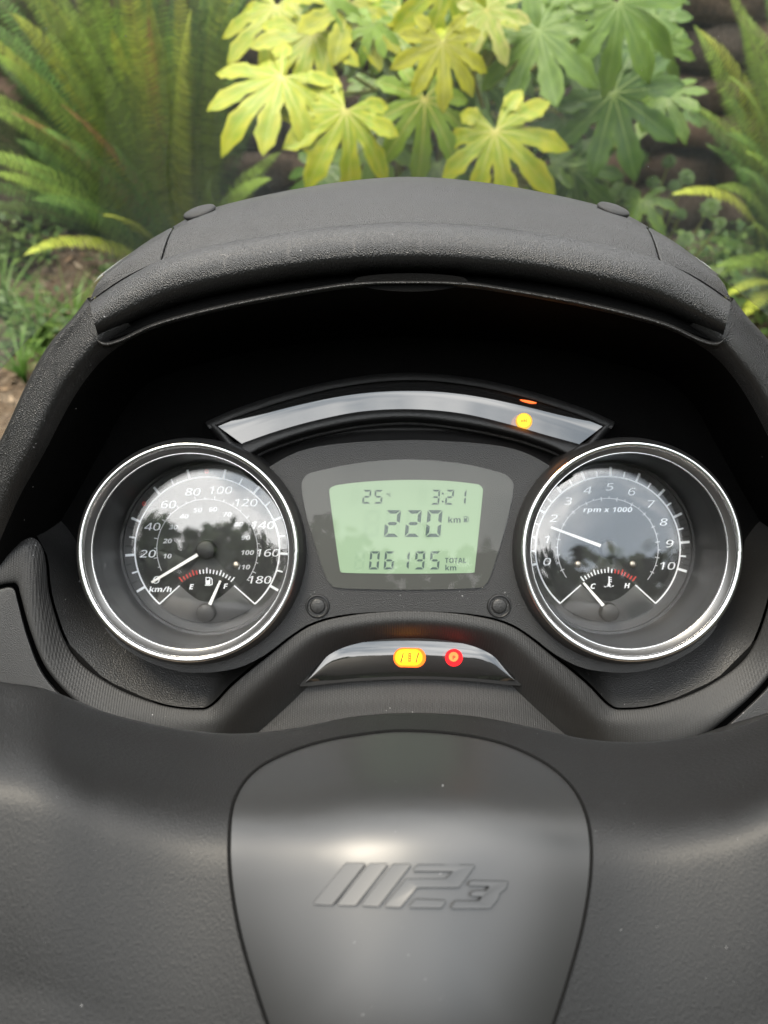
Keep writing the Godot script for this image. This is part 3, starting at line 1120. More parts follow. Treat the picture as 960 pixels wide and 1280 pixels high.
	lathe(gl, [Vector2(0, -29.4), Vector2(25, -29.5), Vector2(41, -29.7), Vector2(43.2, -30.2)], 72, Vector3.ZERO, false)
	obj("dial_glass", gl, M.glass, g)
	var gl2 := begin()
	lathe(gl2, [Vector2(43.4, -25.2), Vector2(41, -24.7), Vector2(25, -24.5), Vector2(0, -24.4)], 72, Vector3.ZERO, false)
	lathe(gl2, [Vector2(0, -26.4), Vector2(25, -26.5), Vector2(41, -26.7), Vector2(43.4, -27.2)], 72, Vector3.ZERO, false)
	obj("added_glass", gl2, M.glass, g)  # second pane, added only to strengthen the mirrored sky

func pump_icon(s: SurfaceTool, at: Vector3, h: float) -> void:
	bar(s, at + Vector3(-0.1, -0.5, 0) * h, at + Vector3(-0.1, -0.38, 0) * h, 0.34 * h, 0.34 * h, 0.0001)
	bar(s, at + Vector3(-0.1, -0.34, 0) * h, at + Vector3(-0.1, 0.12, 0) * h, 0.27 * h, 0.27 * h, 0.0001)
	bar(s, at + Vector3(-0.33, 0.12, 0) * h, at + Vector3(-0.33, 0.4, 0) * h, 0.045 * h, 0.045 * h, 0.0001)
	bar(s, at + Vector3(0.13, 0.12, 0) * h, at + Vector3(0.13, 0.4, 0) * h, 0.045 * h, 0.045 * h, 0.0001)
	bar(s, at + Vector3(-0.1, 0.4, 0) * h, at + Vector3(-0.1, 0.5, 0) * h, 0.27 * h, 0.27 * h, 0.0001)
	bar(s, at + Vector3(0.2, -0.4, 0) * h, at + Vector3(0.36, -0.4, 0) * h, 0.04 * h, 0.04 * h, 0.0001)
	bar(s, at + Vector3(0.4, -0.42, 0) * h, at + Vector3(0.4, 0.2, 0) * h, 0.045 * h, 0.045 * h, 0.0001)
	bar(s, at + Vector3(0.4, 0.2, 0) * h, at + Vector3(0.24, 0.44, 0) * h, 0.045 * h, 0.045 * h, 0.0001)

func digit(s: SurfaceTool, v: String, at: Vector3, w: float, h: float) -> void:    # seven segments, slanted
	var table := {"0": "abcdef", "1": "bc", "2": "abged", "3": "abgcd", "5": "afgcd", "6": "afgedc", "9": "abfgcd", "8": "abcdefg"}
	var t := minf(w * 0.26, h * 0.15)
	var x0 := -w * 0.5
	var x1 := w * 0.5
	var gap := t * 0.18
	var segs := {
		"a": [Vector2(x0, h / 2), Vector2(x1, h / 2), Vector2(x1 - t, h / 2 - t), Vector2(x0 + t, h / 2 - t)],
		"d": [Vector2(x0 + t, -h / 2 + t), Vector2(x1 - t, -h / 2 + t), Vector2(x1, -h / 2), Vector2(x0, -h / 2)],
		"g": [Vector2(x0 + t, t / 2), Vector2(x1 - t, t / 2), Vector2(x1 - t * 0.5, 0), Vector2(x1 - t, -t / 2), Vector2(x0 + t, -t / 2), Vector2(x0 + t * 0.5, 0)],
		"f": [Vector2(x0, h / 2), Vector2(x0 + t, h / 2 - t), Vector2(x0 + t, t / 2), Vector2(x0, 0)],
		"e": [Vector2(x0, 0), Vector2(x0 + t, -t / 2), Vector2(x0 + t, -h / 2 + t), Vector2(x0, -h / 2)],
		"b": [Vector2(x1 - t, h / 2 - t), Vector2(x1, h / 2), Vector2(x1, 0), Vector2(x1 - t, t / 2)],
		"c": [Vector2(x1 - t, -t / 2), Vector2(x1, 0), Vector2(x1, -h / 2), Vector2(x1 - t, -h / 2 + t)],
	}
	for k in table[v]:
		var p: Array = segs[k]
		var c := Vector2.ZERO
		for q in p: c += q
		c /= p.size()
		var r := []
		for q in p:
			var e: Vector2 = q + (c - q).limit_length(gap)
			r.append(at + Vector3(e.x + e.y * 0.09, e.y, 0))
		for i in range(1, r.size() - 1): tri(s, r[0], r[i], r[i + 1])

func build_lcd(root: Node) -> void:
	var outer := loop_curve([Vector2(386, 598), Vector2(400, 593), Vector2(450, 583), Vector2(510, 579), Vector2(570, 583), Vector2(620, 594), Vector2(633, 600), Vector2(637, 612), Vector2(628, 656), Vector2(610, 716), Vector2(603, 727), Vector2(592, 731), Vector2(510, 733), Vector2(428, 731), Vector2(418, 727), Vector2(410, 716), Vector2(391, 656), Vector2(382, 612)], 5)
	var s := begin()
	plate(s, outer, -8.4, -20, 0.35)
	var l := part("trip_display", s, M.gap, root)
	l.set_meta("label", "green backlit display between the two dials")
	var rim := []
	for i in outer.size() + 1: rim.append(pt(outer[i % outer.size()].x, outer[i % outer.size()].y, -8.7))
	var rs := begin()
	tube(rs, rim, 0.0003, 0.0003, 6)
	obj("silver_edge", rs, M.bezel, l)
	var bz := begin()
	plate(bz, inset_px(outer, 4.0), -8.1, -9.5, 0.2)
	obj("display_bezel", bz, M.lcd_bezel, l)
	var sc := begin()
	plate(sc, loop_curve([Vector2(413, 611), Vector2(417, 608), Vector2(424, 606), Vector2(460, 602), Vector2(508, 600), Vector2(556, 601), Vector2(594, 605), Vector2(600, 607), Vector2(603, 611), Vector2(603, 620), Vector2(594, 706), Vector2(592, 713), Vector2(586, 716), Vector2(510, 717), Vector2(434, 716), Vector2(427, 713), Vector2(424, 706), Vector2(412.5, 622)], 4), -7.8, -9.0, 0.12)
	obj("display_field", sc, M.lcd, l)
	var z := -7.7
	for e in [["2", 458.5, 621, 10.5, 17.5], ["5", 473, 621, 10.5, 17.5], ["3", 544.5, 621.5, 10.5, 19], ["2", 562, 621.5, 10.5, 19], ["1", 577.5, 621.5, 10.5, 19],
			["2", 490.5, 654.5, 19, 34], ["2", 516.5, 654.5, 19, 34], ["0", 542.5, 654.5, 19, 34],
			["0", 468, 700.5, 12.5, 23], ["6", 486.5, 700.5, 12.5, 23], ["1", 505.5, 700.5, 12.5, 23], ["9", 524.8, 700.5, 12.5, 23], ["5", 543.5, 700.5, 12.5, 23]]:
		var d: SurfaceTool = begin()
		digit(d, e[0], pt(e[1], e[2], z), e[3] * UNIT * 0.338, e[4] * UNIT * 0.338)
		obj("digit", d, M.lcd_ink, l)
	var gh := begin()                                        # the unlit segments show faintly
	for e in [[444, 621, 10.5, 17.5], [528, 621.5, 10.5, 19], [465, 654.5, 19, 34], [449.5, 700.5, 12.5, 23], [491, 654.5, 19, 34], [516.5, 654.5, 19, 34]]:
		digit(gh, "8", pt(e[0], e[1], z - 0.04), e[2] * UNIT * 0.338, e[3] * UNIT * 0.338)
	obj("unlit_segments", gh, M.lcd_ghost, l)
	var c := begin()
	for y in [617.0, 627.0]:
		arc(c, pt(553.5, y, z), 0.25, 0, 360, 0.5, 12)
	obj("colon", c, M.lcd_ink, l)
	for e in [["km", 568, 649.5, 0.0027, 1.1], ["TOTAL", 569.5, 700.5, 0.0023, 1.02], ["km", 563.5, 709.5, 0.0024, 1.1], ["°C", 486, 618.5, 0.0016, 1.0]]:
		glyph_obj("display_lettering", e[0], pt(e[1], e[2], z), e[3], e[4], 0.0, M.lcd_ink, l)
	var p := begin()
	pump_icon(p, pt(582.5, 649, z), 0.0027)
	obj("fuel_symbol", p, M.lcd_ink, l)
	var gl := begin()
	plate(gl, inset_px(outer, 4.5), -6.9, -7.4, 0.3)
	obj("display_glass", gl, M.lcd_glass, l)

func inset_px(o: PackedVector2Array, b: float) -> PackedVector2Array:
	if Geometry2D.is_polygon_clockwise(o): o.reverse()
	return inset(o, b)

func glow(at: Vector3, c: Color, e: float, called: String) -> void:
	var l := OmniLight3D.new()
	l.name = called
	l.light_color = c
	l.light_energy = e
	l.light_size = 0.0015
	l.omni_range = 2.0
	l.omni_attenuation = 2.0
	l.shadow_enabled = true
	l.position = panel_xf * at
	add_child(l, true)

func build_bars(root: Node) -> void:
	# the eyebrow: upper warning bar in its frame
	var up := [Vector2(258, 527), Vector2(300, 509), Vector2(370, 487), Vector2(440, 472), Vector2(513, 466)]
	var lo := [Vector2(305, 573), Vector2(340, 556), Vector2(390, 540), Vector2(450, 528), Vector2(513, 524)]
	var full_up := mir(up)
	var full_lo := mir(lo)
	for k in range(5, full_lo.size()): full_lo[k].y += 2.5
	var rows := [
		full_up.map(func(p): return Vector3(p.x, p.y + 2, -50)),
		full_up.map(func(p): return Vector3(p.x, p.y, -22)),
		full_up.map(func(p): return Vector3(p.x, p.y + 2.5, -16)),
		full_up.map(func(p): return Vector3(MID + (p.x - MID) * 0.985, p.y + 9, -14.5)),
	]
	var s := begin()
	sheet(s, skin(rows, 60, 5))
	var lens_up := mir([Vector2(270, 531), Vector2(310, 514), Vector2(376, 493), Vector2(444, 479), Vector2(513, 474)])
	var lens_lo := [Vector2(303, 555), Vector2(345, 540), Vector2(395, 526), Vector2(452, 515), Vector2(513, 512), Vector2(574, 517), Vector2(631, 529.5), Vector2(681, 544), Vector2(723, 556)]
	rows = [
		full_up.map(func(p): return Vector3(MID + (p.x - MID) * 0.985, p.y + 8, -14.5)),
		lens_up.map(func(p): return Vector3(p.x, p.y, -14.6)),
		lens_up.map(func(p): return Vector3(p.x, p.y + 1.5, -20)),
	]
	sheet(s, skin(rows, 60, 2))
	rows = [
		lens_lo.map(func(p): return Vector3(p.x, p.y - 1.5, -20)),
		lens_lo.map(func(p): return Vector3(p.x, p.y, -14.2)),
		full_lo.map(func(p): return Vector3(p.x, p.y - 5, -12.5)),
		full_lo.map(func(p): return Vector3(p.x, p.y, -14.5)),
		full_lo.map(func(p): return Vector3(p.x, p.y + 3, -22)),
		full_lo.map(func(p): return Vector3(p.x, p.y + 8, -24)),
		full_lo.map(func(p): return Vector3(p.x, p.y + 10, -38)),
	]
	sheet(s, skin(rows, 60, 5))
	for m in [0, 1]:                                        # the frame's slanted ends
		var e := [[Vector3(254, 528, -50), Vector3(303, 577, -50)], [Vector3(257, 528, -20), Vector3(303, 574, -20)], [Vector3(261, 530, -15), Vector3(304, 569, -13)], [Vector3(270, 531.5, -14.4), Vector3(303, 556, -14)], [Vector3(272, 532, -20), Vector3(304, 556, -20)]]
		var r := []
		for q in e:
			var a: Vector3 = q[0]
			var b: Vector3 = q[1]
			r.append([a, a.lerp(b, 0.33) + Vector3(1, 3, 0), a.lerp(b, 0.7) + Vector3(-1, 4, 0), b])
		if m: r = flip(r)
		sheet(s, skin(r, 14, 3))
	var b1 := part("upper_warning_bar", s, M.mask, root)
	b1.set_meta("label", "curved upper bar of warning lamps, one lit yellow")
	rows = []
	for k in 7:
		var t := k / 6.0
		var row := []
		for i in lens_up.size():
			var p: Vector2 = lens_up[i].lerp(lens_lo[i], t)
			row.append(Vector3(p.x, p.y, -15.2 - 3.0 * pow(maxf(0.0, 0.46 - t) / 0.46, 2.0) * (1.0 - 0.85 * pow(absf(p.x - MID) / 243.0, 1.6))))
		rows.append(row)
	var g := begin()
	closed_sheet(g, skin(rows, 60, 3), Vector3(0, 0, -0.004))
	obj("lens", g, M.gloss, b1)
	var ly := begin()
	arc(ly, pt(655, 526.5, -15.0), 1.95, 0, 360, 3.9, 32)
	var ylamp := obj("brake_system_lamp", ly, M.yellow_rim, b1)
	var ly2 := begin()
	arc(ly2, pt(655, 525.5, -14.95), 1.6, 0, 360, 3.2, 28)
	obj("lamp_glow", ly2, M.yellow, ylamp)
	var li := begin()
	arc(li, pt(655, 526, -14.9), 1.9, 0, 360, 0.32, 24)
	arc(li, pt(655, 526, -14.9), 2.8, -45, 45, 0.32, 10)
	arc(li, pt(655, 526, -14.9), 2.8, 135, 225, 0.32, 10)
	words(li, "ABS", pt(655, 526, -14.9), 0.0012, 1.0)
	put("lamp_symbol", li.commit(), mat(lin(0.12, 0.09, 0.01), 0.6), b1)
	var lo2 := begin()
	plate(lo2, loop_curve([Vector2(650, 499.5), Vector2(660, 500.5), Vector2(671, 503.5), Vector2(664, 504.5), Vector2(654, 502)], 4), -15.4, -16.6, 0.05)
	obj("lamp_reflection", lo2, M.amber_reflection, b1)  # the lamp's reflection in the lens, painted in as a glowing plate
	glow(pt(655, 527.5, -13), Color(1.0, 0.55, 0.1), 0.00014, "upper_lamp_light")
	# lower warning bar in the arch
	var o := loop_curve([Vector2(378, 853), Vector2(394, 826), Vector2(410, 808), Vector2(440, 801), Vector2(512, 798), Vector2(588, 802), Vector2(620, 810), Vector2(636, 828), Vector2(648, 852), Vector2(644, 856), Vector2(580, 850), Vector2(512, 848), Vector2(440, 851), Vector2(382, 857)], 6)
	var s2 := begin()
	plate(s2, o, -22.6, -34, 0.8)
	var b2 := part("lower_warning_bar", s2, M.black, root)
	b2.set_meta("label", "small lower bar of warning lamps, one amber and one red")
	rows = []
	var top := [Vector2(382, 851), Vector2(398, 828), Vector2(414, 811), Vector2(440, 804), Vector2(512, 801), Vector2(586, 805), Vector2(614, 812), Vector2(630, 829), Vector2(644, 849)]
	var bot := [Vector2(383, 853), Vector2(400, 851), Vector2(420, 850), Vector2(450, 847.5), Vector2(512, 845), Vector2(576, 847), Vector2(606, 849), Vector2(626, 851), Vector2(643, 851.5)]
	for k in 7:
		var t := k / 6.0
		var row := []
		for i in top.size():
			var p: Vector2 = top[i].lerp(bot[i], t)
			row.append(Vector3(p.x, p.y, -22.0 + 2.6 * sin(PI * (0.15 + 0.7 * t)) - 1.6))
		rows.append(row)
	var g2 := begin()
	closed_sheet(g2, skin(rows, 50, 3), Vector3(0, 0, -0.003))
	obj("lens", g2, M.gloss, b2)
	var am := begin()
	var loz := PackedVector2Array()
	for k in 24:
		var a := TAU * k / 24
		loz.append(Vector2(512 + 11.5 * cos(a) + (8.5 if cos(a) > 0 else -8.5), 822 + 12 * sin(a)))
	plate(am, loz, -20.4, -22.0, 0.25)
	var lampm := obj("roll_lock_lamp", am, M.amber_rim, b2)
	for e in [[0.86, 0.4, M.amber], [0.62, 1.6, M.amber_hot]]:
		var inner := PackedVector2Array()
		for k in 24:
			var a := TAU * k / 24
			inner.append(Vector2(511 + (11.5 * cos(a) + (8.5 if cos(a) > 0 else -8.5)) * e[0], 822 - e[1] + 12 * sin(a) * e[0]))
		var ag := begin()
		plate(ag, inner, -20.38 + 0.1 * e[1] / 1.6, -21.0, 0.05)
		obj("lamp_glow", ag, e[2], lampm)
	var ai := begin()
	var q := pt(512, 822, -20.12)
	bar(ai, q + Vector3(-0.0042, -0.0022, 0), q + Vector3(-0.003, 0.0022, 0), 0.0003, 0.0003, 0.00005)
	bar(ai, q + Vector3(0.003, -0.0022, 0), q + Vector3(0.0042, 0.0022, 0), 0.0003, 0.0003, 0.00005)
	bar(ai, q + Vector3(-0.0026, 0, 0), q + Vector3(-0.0009, 0, 0), 0.0001, 0.0001, 0.00005)
	bar(ai, q + Vector3(0.0009, 0, 0), q + Vector3(0.0026, 0, 0), 0.0001, 0.0001, 0.00005)
	bar(ai, q + Vector3(0, -0.002, 0), q + Vector3(0, 0.0022, 0), 0.0007, 0.0007, 0.00005)
	obj("lamp_symbol", ai, M.icon, b2)
	var ac := begin()
	for k in 3: bar(ac, q + Vector3(0, -0.0014 + 0.0012 * k, 0.00006), q + Vector3(0, -0.0007 + 0.0012 * k, 0.00006), 0.0004, 0.0004, 0.00003)
	obj("lamp_symbol", ac, M.amber, b2)
	var rd := begin()
	arc(rd, pt(567.5, 822, -20.3), 2.1, 0, 360, 4.2, 28)
	obj("parking_brake_lamp", rd, M.red, b2)
	var rc := begin()
	arc(rc, pt(567, 821, -20.2), 1.15, 0, 360, 2.3, 24)
	obj("lamp_glow", rc, M.red_core, b2)
	var ri := begin()
	arc(ri, pt(567.5, 822, -20.1), 1.75, 0, 360, 0.25, 24)
	arc(ri, pt(567.5, 822, -20.1), 2.35, -50, 50, 0.28, 10)
	arc(ri, pt(567.5, 822, -20.1), 2.35, 130, 230, 0.28, 10)
	words(ri, "P", pt(567.5, 822, -20.1), 0.0018, 1.1)
	put("lamp_symbol", ri.commit(), mat(lin(0.25, 0.01, 0.01), 0.6), b2)
	glow(pt(512, 822, -18.6), Color(1.0, 0.5, 0.05), 0.00006, "amber_lamp_light")
	glow(pt(567, 822, -18.6), Color(1.0, 0.06, 0.06), 0.00006, "red_lamp_light")

func build_trim(root: Node) -> void:
	# one ribbed trim runs from the left edge, round both dials and over the lower bar; its seam is the upper edge
	var seam := [[-60, 726, -12], [-28, 716, -12], [0, 697, -12], [22, 680, -12.5], [38, 672, -13], [50, 679, -14], [57, 700, -15], [64, 752, -16], [90, 817, -17], [140, 857, -17.5], [200, 881, -18], [245, 887, -18], [266, 882, -17.5], [293, 855, -15], [333, 822, -12], [385, 784, -10], [440, 769, -9.5], [513, 763.5, -9.3]]
	var lip := [[-60, 728, -10], [-28, 718.5, -10], [0, 699, -10], [22, 682, -10.5], [36.5, 674.5, -11], [48, 681, -12], [55, 702, -13], [62, 754, -14], [88, 819, -15.4], [139, 860, -16], [199.5, 884, -16.5], [246, 890, -16.5], [268, 885, -16], [295, 858, -13.6], [335, 825, -10.8], [386.5, 787, -9.2], [441, 772, -8.8], [513, 766.5, -8.6]]
	var crest := [[-60, 736, -7], [-28, 726, -7], [0, 707, -7], [18, 692, -7], [29, 688, -7.2], [36, 696, -7.6], [42, 714, -8], [51, 768, -9], [75, 834, -10.4], [129, 880, -12], [193, 904, -13.4], [248, 908, -14], [279, 900, -14.4], [309, 872, -12.4], [346, 839, -10.2], [394, 799, -9.0], [446, 784, -8.6], [513, 778.5, -8.4]]
	var outer := [[-60, 744, -6.6], [-28, 736, -6.6], [0, 729, -6.6], [12, 726, -6.6], [21, 726, -6.6], [25, 732, -6.6], [28, 744, -6.6], [41, 791, -7], [62, 838, -8], [108, 886, -9.5], [176, 930, -12.5], [250, 936, -16], [288, 920, -20], [328, 889, -21], [362, 857, -19.4], [406, 814, -17], [453, 797, -16], [513, 792, -15.4]]
	var drop := [[-60, 746, -12], [-28, 738, -12], [0, 731, -12], [12, 728, -12], [20, 728, -12], [24, 734, -12], [27, 746, -12], [40, 793, -13], [61, 840, -14], [107, 888, -15], [176, 938, -19], [256, 950, -24], [302, 936, -27.5], [350, 900, -28], [382, 866, -28], [416, 824, -27.5], [458, 806, -27.5], [513, 801, -27.5]]
	var rows := []
	for e in [seam, lip, crest, outer, drop]: rows.append(mir(rowv(e)))
	var s := begin()
	var g := skin(rows, 240, 7)
	sheet(s, g)
	part("lower_trim", s, M.rib, root)
	dusty(g, 130)
	# shelf around the lower bar
	rows = [
		mir(rowv([[340, 880, -31], [388, 822, -30], [440, 800, -30], [513, 796, -30]])),
		mir(rowv([[330, 896, -30], [376, 866, -26.5], [440, 857, -26], [513, 854, -26]])),
		mir(rowv([[300, 920, -29], [368, 894, -24], [440, 887, -23], [513, 885, -23]])),
		mir(rowv([[270, 960, -26], [360, 934, -22], [440, 926, -21], [513, 924, -21]])),
		mir(rowv([[240, 1010, -30], [350, 990, -30], [440, 985, -30], [513, 980, -30]])),
	]
	s = begin()
	g = skin(rows, 50, 6)
	sheet(s, g)
	part("lower_shelf", s, M.rib, root)
	dusty(g.slice(8, 20), 40)
	for m in 2:
		# bowl-shaped floor round each gauge
		rows = [
			rowv([[34, 560, -50], [38, 620, -38], [44, 664, -24], [54, 684, -18], [60.5, 702, -17.5], [67.5, 752, -18.5], [93, 814.5, -19.5], [142, 854.5, -20], [201, 878.5, -20.5], [245, 884.5, -20.5], [264, 879.5, -20], [290.5, 852.5, -18], [331, 819, -16], [350, 805, -16]]),
			rowv([[68, 560, -52], [66, 620, -43], [68, 664, -32], [76, 690, -27], [82, 712, -26], [92, 754, -26], [116, 798, -26.5], [156, 832, -27], [206, 854, -27.5], [246, 860, -27.5], [270, 856, -27], [298, 834, -26], [326, 808, -25], [345, 790, -25]]),
			rowv([[104, 560, -54], [95, 620, -50], [94, 660, -41], [97, 690, -36], [101, 716, -34], [112, 748, -33.5], [136, 784, -33], [168, 812, -33], [209, 830, -33], [246, 836, -33], [275, 832, -33], [303, 820, -33], [326, 798, -33], [340, 780, -33]]),
		]
		if m: rows = flip(rows)
		s = begin()
		g = skin(rows, 70, 6)
		sheet(s, g)
		part("gauge_surround", s, M.bowl, root)
		dusty(g, 40)
		# lid beyond the seam
		rows = [
			rowv([[-60, 751, -12], [-28, 743, -12], [0, 736, -12], [10, 733.5, -12], [17, 735, -12], [20, 741, -12], [23, 753, -12], [36, 799, -12], [57, 846, -12], [102, 893, -12], [165, 945, -15]]),
			rowv([[-60, 752, -7.6], [-28, 744, -7.6], [0, 737, -7.6], [9.5, 735, -7.6], [16, 736.5, -7.6], [19, 742, -7.6], [22, 754, -7.6], [35, 800, -7.6], [56, 847, -7.6], [101, 894, -7.6], [163, 946, -8]]),
			rowv([[-60, 757, -6.6], [-29, 749, -6.6], [-2, 743, -6.6], [6, 742, -6.6], [11, 744, -6.6], [14, 750, -6.6], [17, 762, -6.6], [30, 806, -6.6], [51, 853, -6.6], [95, 899, -6.6], [157, 950, -7]]),
			rowv([[-90, 790, -5.4], [-80, 792, -5.4], [-60, 796, -5.4], [-48, 802, -5.4], [-40, 808, -5.4], [-34, 816, -5.4], [-28, 826, -5.4], [-8, 858, -5.4], [20, 900, -5.4], [60, 945, -5.4], [120, 990, -6]]),
			rowv([[-170, 830, -6], [-170, 840, -6], [-165, 850, -6], [-160, 860, -6], [-155, 870, -6], [-150, 880, -6], [-140, 895, -6], [-120, 920, -6], [-90, 950, -6], [-40, 990, -6], [40, 1030, -8]]),
		]
		if m: rows = flip(rows)
		s = begin()
		g = skin(rows, 60, 6)
		sheet(s, g)
		part("storage_lid", s, M.trim, root)
		dusty(g, 60)
		var bed := PackedVector2Array()
		for q in [Vector2(-70, 742), Vector2(20, 715), Vector2(60, 780), Vector2(130, 850), Vector2(240, 900), Vector2(220, 960), Vector2(60, 980), Vector2(-70, 860)]:
			bed.append(q if m == 0 else Vector2(2 * MID - q.x, q.y))
		s = begin()
		plate(s, bed, -19, -26, 1)
		part("lid_bed", s, M.gap, root)

const COVER_EDGE := [[-60, 838], [0, 850], [60, 860], [125, 886], [205, 906], [290, 915], [370, 908], [440, 894], [513, 889], [590, 893], [660, 906], [735, 922], [810, 925], [900, 912], [960, 892], [1030, 868]]

func cover_top(x: float) -> float:               # where the handlebar cover ends, for each x
	var n := COVER_EDGE.size()
	for i in n - 1:
		if x <= COVER_EDGE[i + 1][0] or i == n - 2:
			var u := clampf((x - COVER_EDGE[i][0]) / float(COVER_EDGE[i + 1][0] - COVER_EDGE[i][0]), 0, 1)
			var a: float = COVER_EDGE[maxi(i - 1, 0)][1]
			var b: float = COVER_EDGE[i][1]
			var c: float = COVER_EDGE[i + 1][1]
			var d: float = COVER_EDGE[mini(i + 2, n - 1)][1]
			return 0.5 * (2.0 * b + (c - a) * u + (2.0 * a - 5.0 * b + 4.0 * c - d) * u * u + (3.0 * b - a - 3.0 * c + d) * u * u * u)
	return 897.0

func cover_w(x: float, y: float) -> float:       # height of the handlebar cover in mm
	var t := (x - MID) / 480.0
	var top := cover_top(x)
	var d := maxf(y - top, -60.0)
	var f := clampf(d / 380.0, 0.0, 1.6)
	var q := clampf((d - 40.0) / 130.0, 0.0, 1.0)
	var run := minf(d, 40.0) + 130.0 * (q - q * q * q + 0.5 * q * q * q * q)
	var w := 70.0 + 0.36 * run + 40.0 * f - 8.0 * f * f
	w += 8.0 * exp(-pow((x - MID) / 270.0, 2.0)) * smoothstep(0.0, 0.5, f)
	w += 10.0 * smoothstep(0.5, 1.05, absf(t)) * (1.0 - 0.7 * clampf(f, 0, 1))
	return w

func build_handlebar(root: Node) -> void:
	var edge := COVER_EDGE.map(func(q): return Vector2(q[0], q[1]))
	var g := []
	var nu := 96
	for j in 64:
		var line := PackedVector3Array()
		for i in nu + 1:
			var u := float(i) / nu
			var e: Vector2 = cr(edge, u)
			var p: Vector3
			if j < 8:                                    # rolls over the front edge and down, out of sight
				var q := (8 - j) / 8.0
				var w0 := cover_w(e.x, e.y + 2.0) - 1.2
				p = pt(e.x, e.y + 2.0, w0) + Vector3(0, -0.0016 * q - 0.026 * q * q, -0.004 * q - 0.06 * q * q)
			else:
				var f := (j - 8) / 55.0
				var y: float = e.y + 2.0 + f * (1420.0 - e.y) * (0.25 + 0.75 * f)
				p = pt(e.x, y, cover_w(e.x, y) - 1.2 * pow(1.0 - clampf(f * 9.0, 0, 1), 2.0))
			line.append(p)
		g.append(line)
	var s := begin()
	sheet(s, g)
	var hb := part("handlebar_cover", s, M.cover, root)
	hb.set_meta("label", "wide matt black cover over the handlebar")
	dusty(g.slice(8, 62), 300, 0.5)
	# the smooth pad in the middle
	var out := loop_curve([Vector2(470, 917), Vector2(515, 915), Vector2(570, 919), Vector2(625, 930), Vector2(675, 952), Vector2(708, 978), Vector2(728, 1010), Vector2(737, 1050), Vector2(736, 1100), Vector2(726, 1160), Vector2(708, 1225), Vector2(686, 1290), Vector2(660, 1350), Vector2(600, 1395), Vector2(513, 1400), Vector2(420, 1395), Vector2(366, 1350), Vector2(340, 1290), Vector2(318, 1225), Vector2(300, 1160), Vector2(290, 1100), Vector2(288, 1050), Vector2(293, 1005), Vector2(312, 972), Vector2(345, 949), Vector2(400, 929)], 5)
	var pad := begin()
	var rings := []
	var c := Vector2(513, 1130)
	var steps := [1.0, 1.0, 0.997, 0.99, 0.98, 0.96, 0.92, 0.86, 0.78, 0.68, 0.56, 0.44, 0.32, 0.2, 0.08, 0.0]
	for k in steps.size():
		var line := PackedVector3Array()
		for i in out.size() + 1:
			var p: Vector2 = c.lerp(out[i % out.size()], steps[k])
			line.append(pt(p.x, p.y, cover_w(p.x, base_y(p)) + (-2.0 if k == 0 else pad_rise(steps[k]))))
		rings.append(line)
	sheet(pad, rings)
	obj("centre_pad", pad, M.satin, hb)
	for k in 70:
		var p: Vector2 = c + Vector2(rng.randf_range(-190, 190), rng.randf_range(-190, 150))
		fleck(pt(p.x, p.y, cover_w(p.x, base_y(p)) + pad_rise(minf(1.0, absf(p.x - c.x) / 215.0 + absf(p.y - c.y) / 500.0)) + 0.1), Vector3(0, 0.3, 0.95).normalized(), 0.6)
	var ring := []
	for i in out.size() + 1:
		var p: Vector2 = c.lerp(out[i % out.size()], 1.006)
		ring.append(pt(p.x, p.y, cover_w(p.x, base_y(p)) + 0.1))
	var gs := begin()
	tube(gs, ring, 0.0006, 0.0006, 6)
	obj("pad_joint", gs, M.gap, hb)
	# raised lettering on the pad
	var lift := func(p: Vector2, h: float) -> Vector3:
		var t := 0.3
		for i in out.size():
			var hit = Geometry2D.segment_intersects_segment(c, c + (p - c).normalized() * 600.0, out[i], out[(i + 1) % out.size()])
			if hit != null: t = c.distance_to(p) / c.distance_to(hit)
		return pt(p.x, p.y, cover_w(p.x, base_y(p)) + pad_rise(t) + h)
	var k := 280.0 / 960.0
	var shapes := [
		[[38, 240], [180, 66], [262, 66], [120, 244]],
		[[142, 244], [282, 68], [358, 68], [220, 246]],
		[[244, 246], [382, 70], [458, 70], [318, 250]],
		[[344, 250], [438, 134], [608, 134], [642, 98], [466, 98], [488, 72], [734, 74], [664, 168], [482, 168], [412, 254]],
		[[448, 254], [478, 220], [608, 226], [590, 256]],
		[[628, 258], [650, 228], [752, 228], [766, 206], [712, 206], [724, 186], [784, 184], [798, 162], [704, 160], [716, 140], [874, 144], [866, 172], [836, 196], [834, 214], [800, 258]],
	]
	for sh in shapes:
		var poly := PackedVector2Array()
		for q in sh: poly.append(Vector2(380 + q[0] * k, 1060 + q[1] * k))
		if Geometry2D.is_polygon_clockwise(poly): poly.reverse()
		var soft := PackedVector2Array()                   # rounded corners
		var n := poly.size()
		for i in n:
			var a := poly[i].lerp(poly[(i + n - 1) % n], minf(0.4, 1.8 / poly[i].distance_to(poly[(i + n - 1) % n])))
			var b := poly[i].lerp(poly[(i + 1) % n], minf(0.4, 1.8 / poly[i].distance_to(poly[(i + 1) % n])))
			soft.append(a)
			soft.append((a + b) * 0.25 + poly[i] * 0.5)
			soft.append(b)
		var es := begin()
		plate_on(es, soft, 0.3, 1.1, -0.5, lift)
		var shade_line := []
		for i in soft.size() + 1: shade_line.append(lift.call(inset(soft, -0.5)[i % soft.size()], 0.0))
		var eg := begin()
		tube(eg, shade_line, 0.00032, 0.00032, 5)
		var letter := obj("emblem_letter", es, M.satin, hb)
		obj("emblem_shade_line", eg, M.gap, hb)  # dark tube round the letter stands in for the shadow at its edge

func base_y(p: Vector2) -> float:
	return p.y

func pad_rise(t: float) -> float:
	return 0.2 + 4.6 * (1.0 - pow(t, 2.6))

